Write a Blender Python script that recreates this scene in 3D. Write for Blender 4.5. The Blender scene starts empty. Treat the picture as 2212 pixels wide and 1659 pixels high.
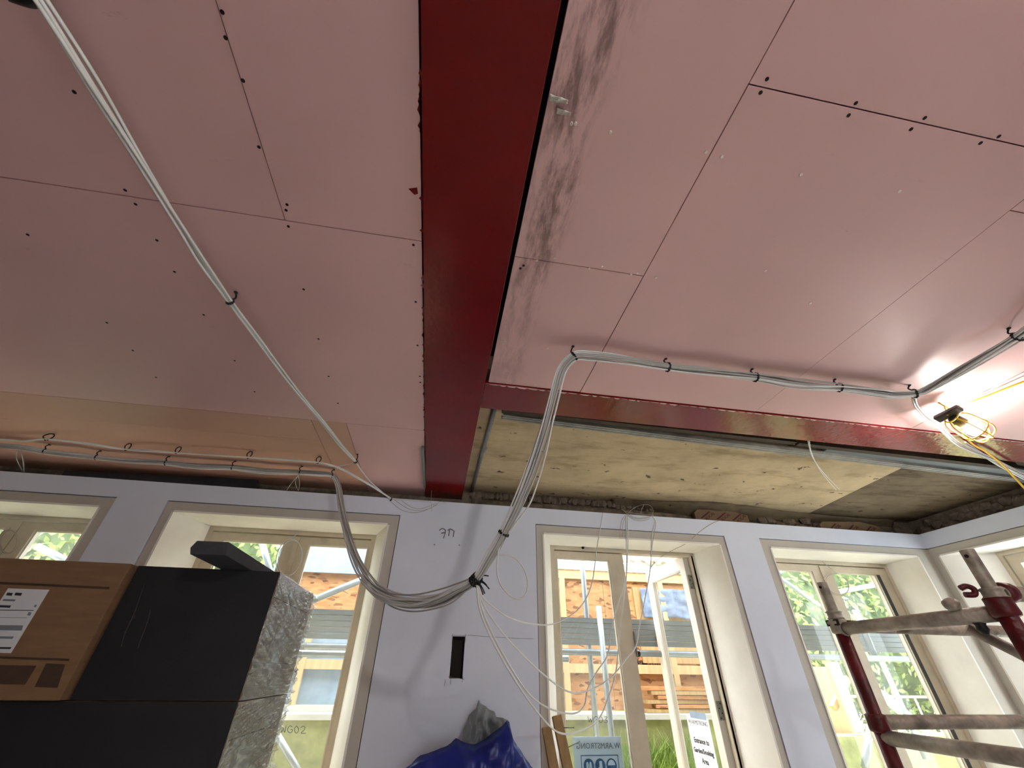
import bpy, bmesh, math, random
from mathutils import Vector, Matrix, noise as mnoise
random.seed(7)
SC = bpy.context.scene
COL = SC.collection

# ------------------------------------------------------------------ camera, world, exposure
W, H, F = 2212.0, 1659.0, 863.478
YAW, PIT, ROL = 0.161377, 0.624316, 0.014385
EYE = Vector((0, 0, 1.6))
_f = Vector((math.sin(YAW)*math.cos(PIT), math.cos(YAW)*math.cos(PIT), math.sin(PIT)))
_r = Vector((math.cos(YAW), -math.sin(YAW), 0))
_u = _r.cross(_f)
_R = math.cos(ROL)*_r + math.sin(ROL)*_u
_U = -math.sin(ROL)*_r + math.cos(ROL)*_u
cam_d = bpy.data.cameras.new('camera')
cam_d.sensor_width = 36.0
cam_d.lens = F/W*36.0
cam_d.clip_start = 0.02
cam = bpy.data.objects.new('camera', cam_d)
COL.objects.link(cam)
m = Matrix.Identity(4)
for i in range(3):
    m[i][0], m[i][1], m[i][2], m[i][3] = _R[i], _U[i], -_f[i], EYE[i]
cam.matrix_world = m
SC.camera = cam

world = bpy.data.worlds.new('overcast_sky')
SC.world = world
world.use_nodes = True
wb = world.node_tree.nodes['Background']
wb.inputs[0].default_value = (0.93, 0.97, 1.0, 1)
wb.inputs[1].default_value = 5.0

sun_d = bpy.data.lights.new('sun', 'SUN')
sun_d.energy = 13.0; sun_d.angle = math.radians(3); sun_d.color = (1, .96, .88)
sun = bpy.data.objects.new('sun', sun_d); COL.objects.link(sun)
sun.rotation_euler = (math.radians(-17), math.radians(6), 0)      # high sun over the garden, set to bounce off the added paving

BULB = 215.0          # emission of the site lamps
SC.view_settings.view_transform = 'Standard'
SC.view_settings.look = 'None'
SC.view_settings.exposure = 0.76
SC.cycles.max_bounces = 6
SC.cycles.diffuse_bounces = 3
SC.cycles.use_adaptive_sampling = True
SC.cycles.adaptive_threshold = 0.03
SC.cycles.use_light_tree = False
SC.cycles.glossy_bounces = 3
SC.cycles.transmission_bounces = 4
SC.cycles.transparent_max_bounces = 10
SC.cycles.caustics_reflective = False
SC.cycles.caustics_refractive = False
SC.view_settings.gamma = 1.0
SC.view_settings.use_curve_mapping = False


def portal(loc, rot, sx, sy):
    d = bpy.data.lights.new('window_portal', 'AREA')
    d.shape = 'RECTANGLE'; d.size = sx; d.size_y = sy
    d.cycles.is_portal = True
    o = bpy.data.objects.new('window_portal', d)
    o.location = loc; o.rotation_euler = rot
    COL.objects.link(o)


# ------------------------------------------------------------------ pixel -> point on a real plane
def ray(px, py):
    return _R*((px-W/2)/F) - _U*((py-H/2)/F) + _f
def at_y(px, py, Y):
    d = ray(px, py); return EYE + d*(Y/d.y)
def at_z(px, py, Z):
    d = ray(px, py); return EYE + d*((Z-EYE.z)/d.z)
def at_x(px, py, X):
    d = ray(px, py); return EYE + d*(X/d.x)

# ------------------------------------------------------------------ helpers
def srgb(r, g, b):
    def c(v):
        v /= 255.0
        return v/12.92 if v <= .04045 else ((v+.055)/1.055)**2.4
    return (c(r), c(g), c(b), 1)

WORLDPOS = {}

class MB:
    def __init__(s):
        s.v = []; s.f = []; s.sm = []
    def add(s, vs, fs, smooth=False):
        n = len(s.v)
        s.v += [Vector(p) for p in vs]
        for f in fs:
            s.f.append([i+n for i in f]); s.sm.append(smooth)
        return s
    def box(s, x0, x1, y0, y1, z0, z1):
        p = [(x, y, z) for z in (z0, z1) for y in (y0, y1) for x in (x0, x1)]
        return s.add(p, [(0, 2, 3, 1), (4, 5, 7, 6), (0, 1, 5, 4), (1, 3, 7, 5), (3, 2, 6, 7), (2, 0, 4, 6)])
    def obox(s, a, b, w, h, up=(0, 0, 1), sh=0.0):
        """bar from a to b, w wide, h high"""
        a, b = Vector(a), Vector(b); t = (b-a).normalized(); up = Vector(up)
        sd = t.cross(up)
        if sd.length < 1e-4: sd = t.cross(Vector((1, 0, 0)))
        sd.normalize(); u = sd.cross(t)
        p = []
        for c in (a, b):
            for k, l in ((-1, -1), (1, -1), (1, 1), (-1, 1)):
                p.append(c+sd*k*w/2+u*l*h/2)
        return s.add(p, [(3, 2, 1, 0), (4, 5, 6, 7), (0, 1, 5, 4), (1, 2, 6, 5), (2, 3, 7, 6), (3, 0, 4, 7)])
    def prism(s, poly, vec):
        vec = Vector(vec); n = len(poly)
        p = [Vector(q) for q in poly]; p += [q+vec for q in p]
        fs = [tuple(range(n))[::-1], tuple(range(n, 2*n))]
        fs += [(i, (i+1) % n, n+(i+1) % n, n+i) for i in range(n)]
        return s.add(p, fs)
    def tube(s, pts, r, seg=8, closed=False, cap=True):
        pts = [Vector(p) for p in pts]; n = len(pts)
        if n < 2: return s
        rr = r if isinstance(r, (list, tuple)) else [r]*n
        T = []
        for i in range(n):
            a = pts[(i-1) % n] if (closed or i) else pts[i]
            b = pts[(i+1) % n] if (closed or i < n-1) else pts[i]
            d = b-a
            T.append(d.normalized() if d.length > 1e-9 else Vector((0, 0, 1)))
        ref = Vector((0, 0, 1)) if abs(T[0].z) < .9 else Vector((1, 0, 0))
        nrm = (ref-T[0]*ref.dot(T[0])).normalized()
        vs = []
        for i in range(n):
            nrm = nrm-T[i]*nrm.dot(T[i])
            if nrm.length < 1e-6:
                nrm = T[i].orthogonal()
            nrm.normalize()
            bn = T[i].cross(nrm)
            for k in range(seg):
                a = 2*math.pi*k/seg
                vs.append(pts[i]+(nrm*math.cos(a)+bn*math.sin(a))*rr[i])
        fs = []
        for i in range(n if closed else n-1):
            j = (i+1) % n
            for k in range(seg):
                l = (k+1) % seg
                fs.append((i*seg+k, i*seg+l, j*seg+l, j*seg+k))
        s.add(vs, fs, True)
        if cap and not closed:
            b0 = len(s.v)-len(vs)
            s.f.append([b0+k for k in range(seg)][::-1]); s.sm.append(False)
            s.f.append([b0+(n-1)*seg+k for k in range(seg)]); s.sm.append(False)
        return s
    def lathe(s, c, axis, prof, seg=20):
        """prof: list of (distance along axis, radius)"""
        c = Vector(c); t = Vector(axis).normalized(); a = t.orthogonal().normalized(); b = t.cross(a)
        vs = []
        for d, r in prof:
            for k in range(seg):
                q = 2*math.pi*k/seg
                vs.append(c+t*d+(a*math.cos(q)+b*math.sin(q))*max(r, 1e-5))
        fs = []
        for i in range(len(prof)-1):
            for k in range(seg):
                l = (k+1) % seg
                fs.append((i*seg+k, i*seg+l, (i+1)*seg+l, (i+1)*seg+k))
        fs.append(tuple(range(seg))[::-1]); fs.append(tuple((len(prof)-1)*seg+k for k in range(seg)))
        return s.add(vs, fs, True)
    def disc(s, c, nrm, r, seg=14, th=.001):
        c = Vector(c); t = Vector(nrm).normalized(); a = t.orthogonal().normalized(); b = t.cross(a)
        return s.prism([c+(a*math.cos(2*math.pi*k/seg)+b*math.sin(2*math.pi*k/seg))*r for k in range(seg)], t*th)
    def grid(s, fn, nu, nv, smooth=True):
        vs = [fn(i/nu, j/nv) for j in range(nv+1) for i in range(nu+1)]
        fs = [(j*(nu+1)+i, j*(nu+1)+i+1, (j+1)*(nu+1)+i+1, (j+1)*(nu+1)+i) for j in range(nv) for i in range(nu)]
        return s.add(vs, fs, smooth)
    def build(s, name, mat, parent=None, label=None, cat=None, group=None, kind=None, bevel=0, solid=0, recalc=True):
        lo = Vector((min(v.x for v in s.v), min(v.y for v in s.v), min(v.z for v in s.v)))
        hi = Vector((max(v.x for v in s.v), max(v.y for v in s.v), max(v.z for v in s.v)))
        org = Vector(((lo.x+hi.x)/2, (lo.y+hi.y)/2, lo.z))
        me = bpy.data.meshes.new(name)
        me.from_pydata([v-org for v in s.v], [], s.f)
        me.polygons.foreach_set('use_smooth', s.sm)
        if recalc or bevel:
            bm = bmesh.new(); bm.from_mesh(me)
            if bevel:
                bmesh.ops.bevel(bm, geom=bm.edges[:], offset=bevel, segments=2, profile=.6, affect='EDGES', clamp_overlap=True)
            bmesh.ops.recalc_face_normals(bm, faces=bm.faces[:])
            bm.to_mesh(me); bm.free()
        me.materials.append(mat)
        me.update()
        o = bpy.data.objects.new(name, me)
        if solid:
            md = o.modifiers.new('thickness', 'SOLIDIFY'); md.thickness = solid; md.offset = 0
        return place(o, org, parent, label, cat, group, kind)

def place(o, org, parent=None, label=None, cat=None, group=None, kind=None):
    COL.objects.link(o)
    o.location = org
    WORLDPOS[o] = Vector(org)
    if parent is not None:
        o.parent = parent
        o.matrix_parent_inverse = Matrix.Translation(-WORLDPOS[parent])
    if label: o['label'] = label
    if cat: o['category'] = cat
    if group: o['group'] = group
    if kind: o['kind'] = kind
    return o

def empty(name, loc, label=None, cat=None, group=None, kind=None, parent=None):
    o = bpy.data.objects.new(name, None)
    o.empty_display_size = .1
    return place(o, Vector(loc), parent, label, cat, group, kind)

def twin(src, delta, parent):
    o = bpy.data.objects.new(src.name.split('.')[0], src.data)
    return place(o, WORLDPOS[src]+Vector(delta), parent)

def crom(P, n=8, closed=False):
    """Catmull-Rom through points (any dimension, as tuples)"""
    P = [tuple(p) for p in P]; L = len(P); out = []
    rng = range(L) if closed else range(L-1)
    for i in rng:
        if closed:
            a, b, c, d = P[(i-1) % L], P[i], P[(i+1) % L], P[(i+2) % L]
        else:
            a, b, c, d = P[max(i-1, 0)], P[i], P[i+1], P[min(i+2, L-1)]
        for k in range(n):
            t = k/n
            out.append(tuple(.5*((2*b[j])+(-a[j]+c[j])*t+(2*a[j]-5*b[j]+4*c[j]-d[j])*t*t+(-a[j]+3*b[j]-3*c[j]+d[j])*t**3) for j in range(len(b))))
    if not closed: out.append(P[-1])
    return out

def text_mesh(txt, size, name, mat, parent, origin, xdir, ydir, align='CENTER', ext=.0006, label=None, bold=0):
    cu = bpy.data.curves.new('t', 'FONT'); cu.body = txt; cu.size = size; cu.extrude = ext; cu.align_x = align
    cu.offset = bold; cu.resolution_u = 2
    to = bpy.data.objects.new('t', cu); COL.objects.link(to)
    dg = bpy.context.evaluated_depsgraph_get()
    me = bpy.data.meshes.new_from_object(to.evaluated_get(dg))
    bpy.data.objects.remove(to)
    x = Vector(xdir).normalized(); y = Vector(ydir).normalized(); z = x.cross(y)
    org = Vector(origin)
    for v in me.vertices:
        q = v.co.copy(); v.co = x*q.x+y*q.y+z*q.z
    me.name = name
    me.materials.clear(); me.materials.append(mat)
    o = bpy.data.objects.new(name, me)
    return place(o, org, parent, label)

# ------------------------------------------------------------------ materials
def base_mat(name):
    m = bpy.data.materials.new(name); m.use_nodes = True
    nt = m.node_tree; b = nt.nodes['Principled BSDF']
    return m, nt, b

def nd(nt, t, **kw):
    n = nt.nodes.new(t)
    for k, v in kw.items():
        if k in n.inputs.keys(): n.inputs[k].default_value = v
        else: setattr(n, k, v)
    return n

def ramp(nt, fac, stops):
    n = nt.nodes.new('ShaderNodeValToRGB')
    e = n.color_ramp.elements
    e[0].position, e[0].color = stops[0]; e[1].position, e[1].color = stops[1]
    for p, c in stops[2:]:
        q = e.new(p); q.color = c
    nt.links.new(fac, n.inputs[0])
    return n

def pm(name, col, rough=.6, var=.12, scale=5, bump=.1, bscale=60, metal=0, spec=.4, stretch=(1, 1, 1), coat=0, detail=3):
    m, nt, b = base_mat(name)
    tc = nt.nodes.new('ShaderNodeTexCoord')
    mp = nt.nodes.new('ShaderNodeMapping'); mp.inputs['Scale'].default_value = stretch
    nt.links.new(tc.outputs['Object'], mp.inputs[0])
    n1 = nd(nt, 'ShaderNodeTexNoise', Scale=scale, Detail=detail, Roughness=.62)
    nt.links.new(mp.outputs[0], n1.inputs['Vector'])
    lo = tuple(max(0, c*(1-var)) for c in col[:3])+(1,); hi = tuple(min(1, c*(1+var)) for c in col[:3])+(1,)
    r = ramp(nt, n1.outputs[0], [(.3, lo), (.7, hi)])
    nt.links.new(r.outputs[0], b.inputs['Base Color'])
    n2 = nd(nt, 'ShaderNodeTexNoise', Scale=bscale, Detail=1.5)
    nt.links.new(mp.outputs[0], n2.inputs['Vector'])
    bp = nd(nt, 'ShaderNodeBump', Strength=bump, Distance=.01)
    nt.links.new(n2.outputs[0], bp.inputs['Height']); nt.links.new(bp.outputs[0], b.inputs['Normal'])
    b.inputs['Roughness'].default_value = rough; b.inputs['Metallic'].default_value = metal
    b.inputs['Specular IOR Level'].default_value = spec
    b.inputs['Coat Weight'].default_value = coat
    return m

def board_mat(name, col, stain=False):
    """pink fire-rated plasterboard paper: soft mottling, scuffs, optional plaster/dirt streaks with their own shape"""
    m, nt, b = base_mat(name)
    g = nt.nodes.new('ShaderNodeNewGeometry')
    n1 = nd(nt, 'ShaderNodeTexNoise', Scale=1.3, Detail=2, Roughness=.55); nt.links.new(g.outputs['Position'], n1.inputs['Vector'])
    lo = tuple(c*.93 for c in col[:3])+(1,); hi = tuple(min(1, c*1.06) for c in col[:3])+(1,)
    base = ramp(nt, n1.outputs[0], [(.3, lo), (.7, hi)])
    # scuffs
    mp = nt.nodes.new('ShaderNodeMapping'); mp.inputs['Scale'].default_value = (9, 26, 1); mp.inputs['Rotation'].default_value = (0, 0, .35)
    nt.links.new(g.outputs['Position'], mp.inputs[0])
    n2 = nd(nt, 'ShaderNodeTexNoise', Scale=1.0, Detail=4, Roughness=.7); nt.links.new(mp.outputs[0], n2.inputs['Vector'])
    sc = ramp(nt, n2.outputs[0], [(.70, (0, 0, 0, 1)), (.78, (1, 1, 1, 1))])
    mul = nd(nt, 'ShaderNodeMath', operation='MULTIPLY'); mul.inputs[1].default_value = .38
    nt.links.new(sc.outputs[0], mul.inputs[0])
    mx = nd(nt, 'ShaderNodeMixRGB'); mx.inputs[2].default_value = tuple(c*.45 for c in col[:3])+(1,)
    nt.links.new(mul.outputs[0], mx.inputs[0]); nt.links.new(base.outputs[0], mx.inputs[1])
    out = mx
    if stain:
        sx = nt.nodes.new('ShaderNodeSeparateXYZ'); nt.links.new(g.outputs['Position'], sx.inputs[0])
        band = nt.nodes.new('ShaderNodeMapRange'); band.interpolation_type = 'SMOOTHSTEP'
        # distance from the streak's centre line
        wob = nd(nt, 'ShaderNodeTexNoise', Scale=2.2, Detail=3); nt.links.new(g.outputs['Position'], wob.inputs['Vector'])
        a1 = nd(nt, 'ShaderNodeMath', operation='MULTIPLY_ADD'); a1.inputs[1].default_value = .14; a1.inputs[2].default_value = -.262
        nt.links.new(wob.outputs[0], a1.inputs[0])
        a2 = nd(nt, 'ShaderNodeMath', operation='ADD'); nt.links.new(sx.outputs[0], a2.inputs[0]); nt.links.new(a1.outputs[0], a2.inputs[1])
        a3 = nd(nt, 'ShaderNodeMath', operation='ABSOLUTE'); nt.links.new(a2.outputs[0], a3.inputs[0])
        nt.links.new(a3.outputs[0], band.inputs['Value'])
        band.inputs['From Min'].default_value = .10; band.inputs['From Max'].default_value = .03
        mp2 = nt.nodes.new('ShaderNodeMapping'); mp2.inputs['Scale'].default_value = (30, 7.0, 1)
        nt.links.new(g.outputs['Position'], mp2.inputs[0])
        n3 = nd(nt, 'ShaderNodeTexNoise', Scale=1.0, Detail=6, Roughness=.72); nt.links.new(mp2.outputs[0], n3.inputs['Vector'])
        st = ramp(nt, n3.outputs[0], [(.42, (0, 0, 0, 1)), (.62, (1, 1, 1, 1))])
        # fades out towards the far end of the run
        yr = nt.nodes.new('ShaderNodeMapRange'); yr.inputs['From Min'].default_value = .72; yr.inputs['From Max'].default_value = 1.1
        yr.inputs['To Min'].default_value = .74; yr.inputs['To Max'].default_value = .30
        nt.links.new(sx.outputs[1], yr.inputs['Value'])
        k1 = nd(nt, 'ShaderNodeMath', operation='MULTIPLY'); nt.links.new(band.outputs[0], k1.inputs[0]); nt.links.new(st.outputs[0], k1.inputs[1])
        k2 = nd(nt, 'ShaderNodeMath', operation='MULTIPLY'); nt.links.new(k1.outputs[0], k2.inputs[0]); nt.links.new(yr.outputs[0], k2.inputs[1])
        mx2 = nd(nt, 'ShaderNodeMixRGB'); mx2.inputs[2].default_value = srgb(96, 74, 68)
        nt.links.new(k2.outputs[0], mx2.inputs[0]); nt.links.new(mx.outputs[0], mx2.inputs[1])
        out = mx2
    nt.links.new(out.outputs[0], b.inputs['Base Color'])
    n4 = nd(nt, 'ShaderNodeTexNoise', Scale=14, Detail=2); nt.links.new(g.outputs['Position'], n4.inputs['Vector'])
    bp = nd(nt, 'ShaderNodeBump', Strength=.12, Distance=.01); nt.links.new(n4.outputs[0], bp.inputs['Height']); nt.links.new(bp.outputs[0], b.inputs['Normal'])
    b.inputs['Roughness'].default_value = .48; b.inputs['Specular IOR Level'].default_value = .45
    return m

def concrete_mat(name, col, dark, amt=.5, stretch=(1, 1, 1), rot=0):
    m, nt, b = base_mat(name)
    g = nt.nodes.new('ShaderNodeNewGeometry')
    n1 = nd(nt, 'ShaderNodeTexNoise', Scale=3.5, Detail=5, Roughness=.68); nt.links.new(g.outputs['Position'], n1.inputs['Vector'])
    r1 = ramp(nt, n1.outputs[0], [(.3, tuple(c*.78 for c in col[:3])+(1,)), (.65, tuple(min(1, c*1.1) for c in col[:3])+(1,))])
    mp = nt.nodes.new('ShaderNodeMapping'); mp.inputs['Scale'].default_value = stretch; mp.inputs['Rotation'].default_value = (0, 0, rot)
    nt.links.new(g.outputs['Position'], mp.inputs[0])
    n2 = nd(nt, 'ShaderNodeTexNoise', Scale=1.0, Detail=5, Roughness=.7); nt.links.new(mp.outputs[0], n2.inputs['Vector'])
    r2 = ramp(nt, n2.outputs[0], [(.50, (0, 0, 0, 1)), (.72, (amt, amt, amt, 1))])
    mx = nd(nt, 'ShaderNodeMixRGB'); mx.inputs[2].default_value = dark
    nt.links.new(r2.outputs[0], mx.inputs[0]); nt.links.new(r1.outputs[0], mx.inputs[1])
    # air holes and chips
    mp3 = nt.nodes.new('ShaderNodeMapping'); mp3.inputs['Scale'].default_value = (11, 17, 11)
    nt.links.new(g.outputs['Position'], mp3.inputs[0])
    v = nd(nt, 'ShaderNodeTexNoise', Scale=1.0, Detail=3, Roughness=.5); nt.links.new(mp3.outputs[0], v.inputs['Vector'])
    r3 = ramp(nt, v.outputs[0], [(.685, (0, 0, 0, 1)), (.71, (.85, .85, .85, 1))])
    mx2 = nd(nt, 'ShaderNodeMixRGB'); mx2.inputs[2].default_value = srgb(62, 48, 36)
    nt.links.new(r3.outputs[0], mx2.inputs[0]); nt.links.new(mx.outputs[0], mx2.inputs[1])
    nt.links.new(mx2.outputs[0], b.inputs['Base Color'])
    sub = nd(nt, 'ShaderNodeMath', operation='SUBTRACT'); nt.links.new(n1.outputs[0], sub.inputs[0]); nt.links.new(r3.outputs[0], sub.inputs[1])
    bp = nd(nt, 'ShaderNodeBump', Strength=.35, Distance=.012); nt.links.new(sub.outputs[0], bp.inputs['Height']); nt.links.new(bp.outputs[0], b.inputs['Normal'])
    b.inputs['Roughness'].default_value = .9; b.inputs['Specular IOR Level'].default_value = .2
    return m

def osb_mat():
    m, nt, b = base_mat('osb_flakes')
    g = nt.nodes.new('ShaderNodeNewGeometry')
    mp = nt.nodes.new('ShaderNodeMapping'); mp.inputs['Scale'].default_value = (9, 9, 26); mp.inputs['Rotation'].default_value = (0, .5, 0)
    nt.links.new(g.outputs['Position'], mp.inputs[0])
    v = nd(nt, 'ShaderNodeTexVoronoi', Scale=1.6); nt.links.new(mp.outputs[0], v.inputs['Vector'])
    sp = nt.nodes.new('ShaderNodeSeparateColor'); nt.links.new(v.outputs['Color'], sp.inputs[0])
    r = ramp(nt, sp.outputs[0], [(.0, srgb(150, 98, 54)), (1.0, srgb(184, 136, 88)), (.08, srgb(104, 62, 34)), (.2, srgb(168, 116, 70))])
    nt.links.new(r.outputs[0], b.inputs['Base Color']); b.inputs['Roughness'].default_value = .8
    return m

def glass_mat(name, tint=(.96, .985, .98, 1), refl=.025, haze=0.0):
    m = bpy.data.materials.new(name); m.use_nodes = True
    nt = m.node_tree; nt.nodes.clear()
    o = nt.nodes.new('ShaderNodeOutputMaterial')
    t = nt.nodes.new('ShaderNodeBsdfTransparent'); t.inputs[0].default_value = tint
    gl = nt.nodes.new('ShaderNodeBsdfGlossy'); gl.inputs['Roughness'].default_value = .02
    mx = nt.nodes.new('ShaderNodeMixShader'); mx.inputs[0].default_value = refl
    nt.links.new(t.outputs[0], mx.inputs[1]); nt.links.new(gl.outputs[0], mx.inputs[2])
    last = mx
    if haze:
        # dusty film on the pane
        df = nt.nodes.new('ShaderNodeBsdfTranslucent'); df.inputs[0].default_value = (.9, .92, .9, 1)
        tc = nt.nodes.new('ShaderNodeNewGeometry')
        n = nd(nt, 'ShaderNodeTexNoise', Scale=3, Detail=6); nt.links.new(tc.outputs['Position'], n.inputs['Vector'])
        r = ramp(nt, n.outputs[0], [(.35, (haze*.6,)*3+(1,)), (.75, (haze*1.5,)*3+(1,))])
        mx2 = nt.nodes.new('ShaderNodeMixShader')
        nt.links.new(r.outputs[0], mx2.inputs[0]); nt.links.new(mx.outputs[0], mx2.inputs[1]); nt.links.new(df.outputs[0], mx2.inputs[2])
        last = mx2
    nt.links.new(last.outputs[0], o.inputs[0])
    return m

def film_mat(k=.10):
    m = bpy.data.materials.new('shrink_film'); m.use_nodes = True
    nt = m.node_tree; nt.nodes.clear()
    o = nt.nodes.new('ShaderNodeOutputMaterial')
    t = nt.nodes.new('ShaderNodeBsdfTransparent'); t.inputs[0].default_value = (.93, .93, .93, 1)
    gl = nt.nodes.new('ShaderNodeBsdfGlossy'); gl.inputs['Roughness'].default_value = .12
    tc = nt.nodes.new('ShaderNodeNewGeometry')
    mp = nt.nodes.new('ShaderNodeMapping'); mp.inputs['Scale'].default_value = (8, 8, 40); mp.inputs['Rotation'].default_value = (.35, 0, 0)
    nt.links.new(tc.outputs['Position'], mp.inputs[0])
    n = nd(nt, 'ShaderNodeTexNoise', Scale=1.3, Detail=6, Roughness=.7); nt.links.new(mp.outputs[0], n.inputs['Vector'])
    bp = nd(nt, 'ShaderNodeBump', Strength=.9, Distance=.05); nt.links.new(n.outputs[0], bp.inputs['Height'])
    nt.links.new(bp.outputs[0], gl.inputs['Normal'])
    fr = nd(nt, 'ShaderNodeFresnel', IOR=1.45); nt.links.new(bp.outputs[0], fr.inputs['Normal'])
    ad = nd(nt, 'ShaderNodeMath', operation='ADD'); ad.inputs[1].default_value = k; nt.links.new(fr.outputs[0], ad.inputs[0])
    mx = nt.nodes.new('ShaderNodeMixShader')
    nt.links.new(ad.outputs[0], mx.inputs[0]); nt.links.new(t.outputs[0], mx.inputs[1]); nt.links.new(gl.outputs[0], mx.inputs[2])
    df = nt.nodes.new('ShaderNodeBsdfDiffuse'); df.inputs[0].default_value = (.92, .92, .92, 1)  # white crinkle highlights painted into the film colour towards its back edge
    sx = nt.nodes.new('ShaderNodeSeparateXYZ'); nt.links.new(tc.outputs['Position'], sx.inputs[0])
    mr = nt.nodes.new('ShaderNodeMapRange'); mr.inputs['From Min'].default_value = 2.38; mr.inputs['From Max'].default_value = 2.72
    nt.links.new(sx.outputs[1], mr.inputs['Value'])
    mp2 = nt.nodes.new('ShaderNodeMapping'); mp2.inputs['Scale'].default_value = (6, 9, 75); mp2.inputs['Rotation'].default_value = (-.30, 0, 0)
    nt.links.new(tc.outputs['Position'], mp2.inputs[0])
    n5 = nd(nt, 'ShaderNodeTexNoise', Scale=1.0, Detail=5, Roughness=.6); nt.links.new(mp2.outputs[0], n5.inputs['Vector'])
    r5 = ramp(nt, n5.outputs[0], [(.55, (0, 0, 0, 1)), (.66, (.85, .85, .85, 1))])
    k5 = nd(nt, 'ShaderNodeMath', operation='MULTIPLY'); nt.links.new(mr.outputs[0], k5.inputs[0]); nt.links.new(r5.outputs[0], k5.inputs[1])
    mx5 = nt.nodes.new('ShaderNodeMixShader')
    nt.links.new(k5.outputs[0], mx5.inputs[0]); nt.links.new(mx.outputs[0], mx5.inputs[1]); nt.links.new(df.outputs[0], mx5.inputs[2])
    nt.links.new(mx5.outputs[0], o.inputs[0])
    return m

def emit_mat(name, col, s):
    m, nt, b = base_mat(name)
    b.inputs['Base Color'].default_value = col
    b.inputs['Emission Color'].default_value = col; b.inputs['Emission Strength'].default_value = s
    return m

def leaf_mat(name, c1, c2, sc=6):
    m, nt, b = base_mat(name)
    g = nt.nodes.new('ShaderNodeNewGeometry')
    n = nd(nt, 'ShaderNodeTexNoise', Scale=sc, Detail=4); nt.links.new(g.outputs['Position'], n.inputs['Vector'])
    r = ramp(nt, n.outputs[0], [(.3, c1), (.7, c2)])
    nt.links.new(r.outputs[0], b.inputs['Base Color']); b.inputs['Roughness'].default_value = .55
    return m

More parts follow.
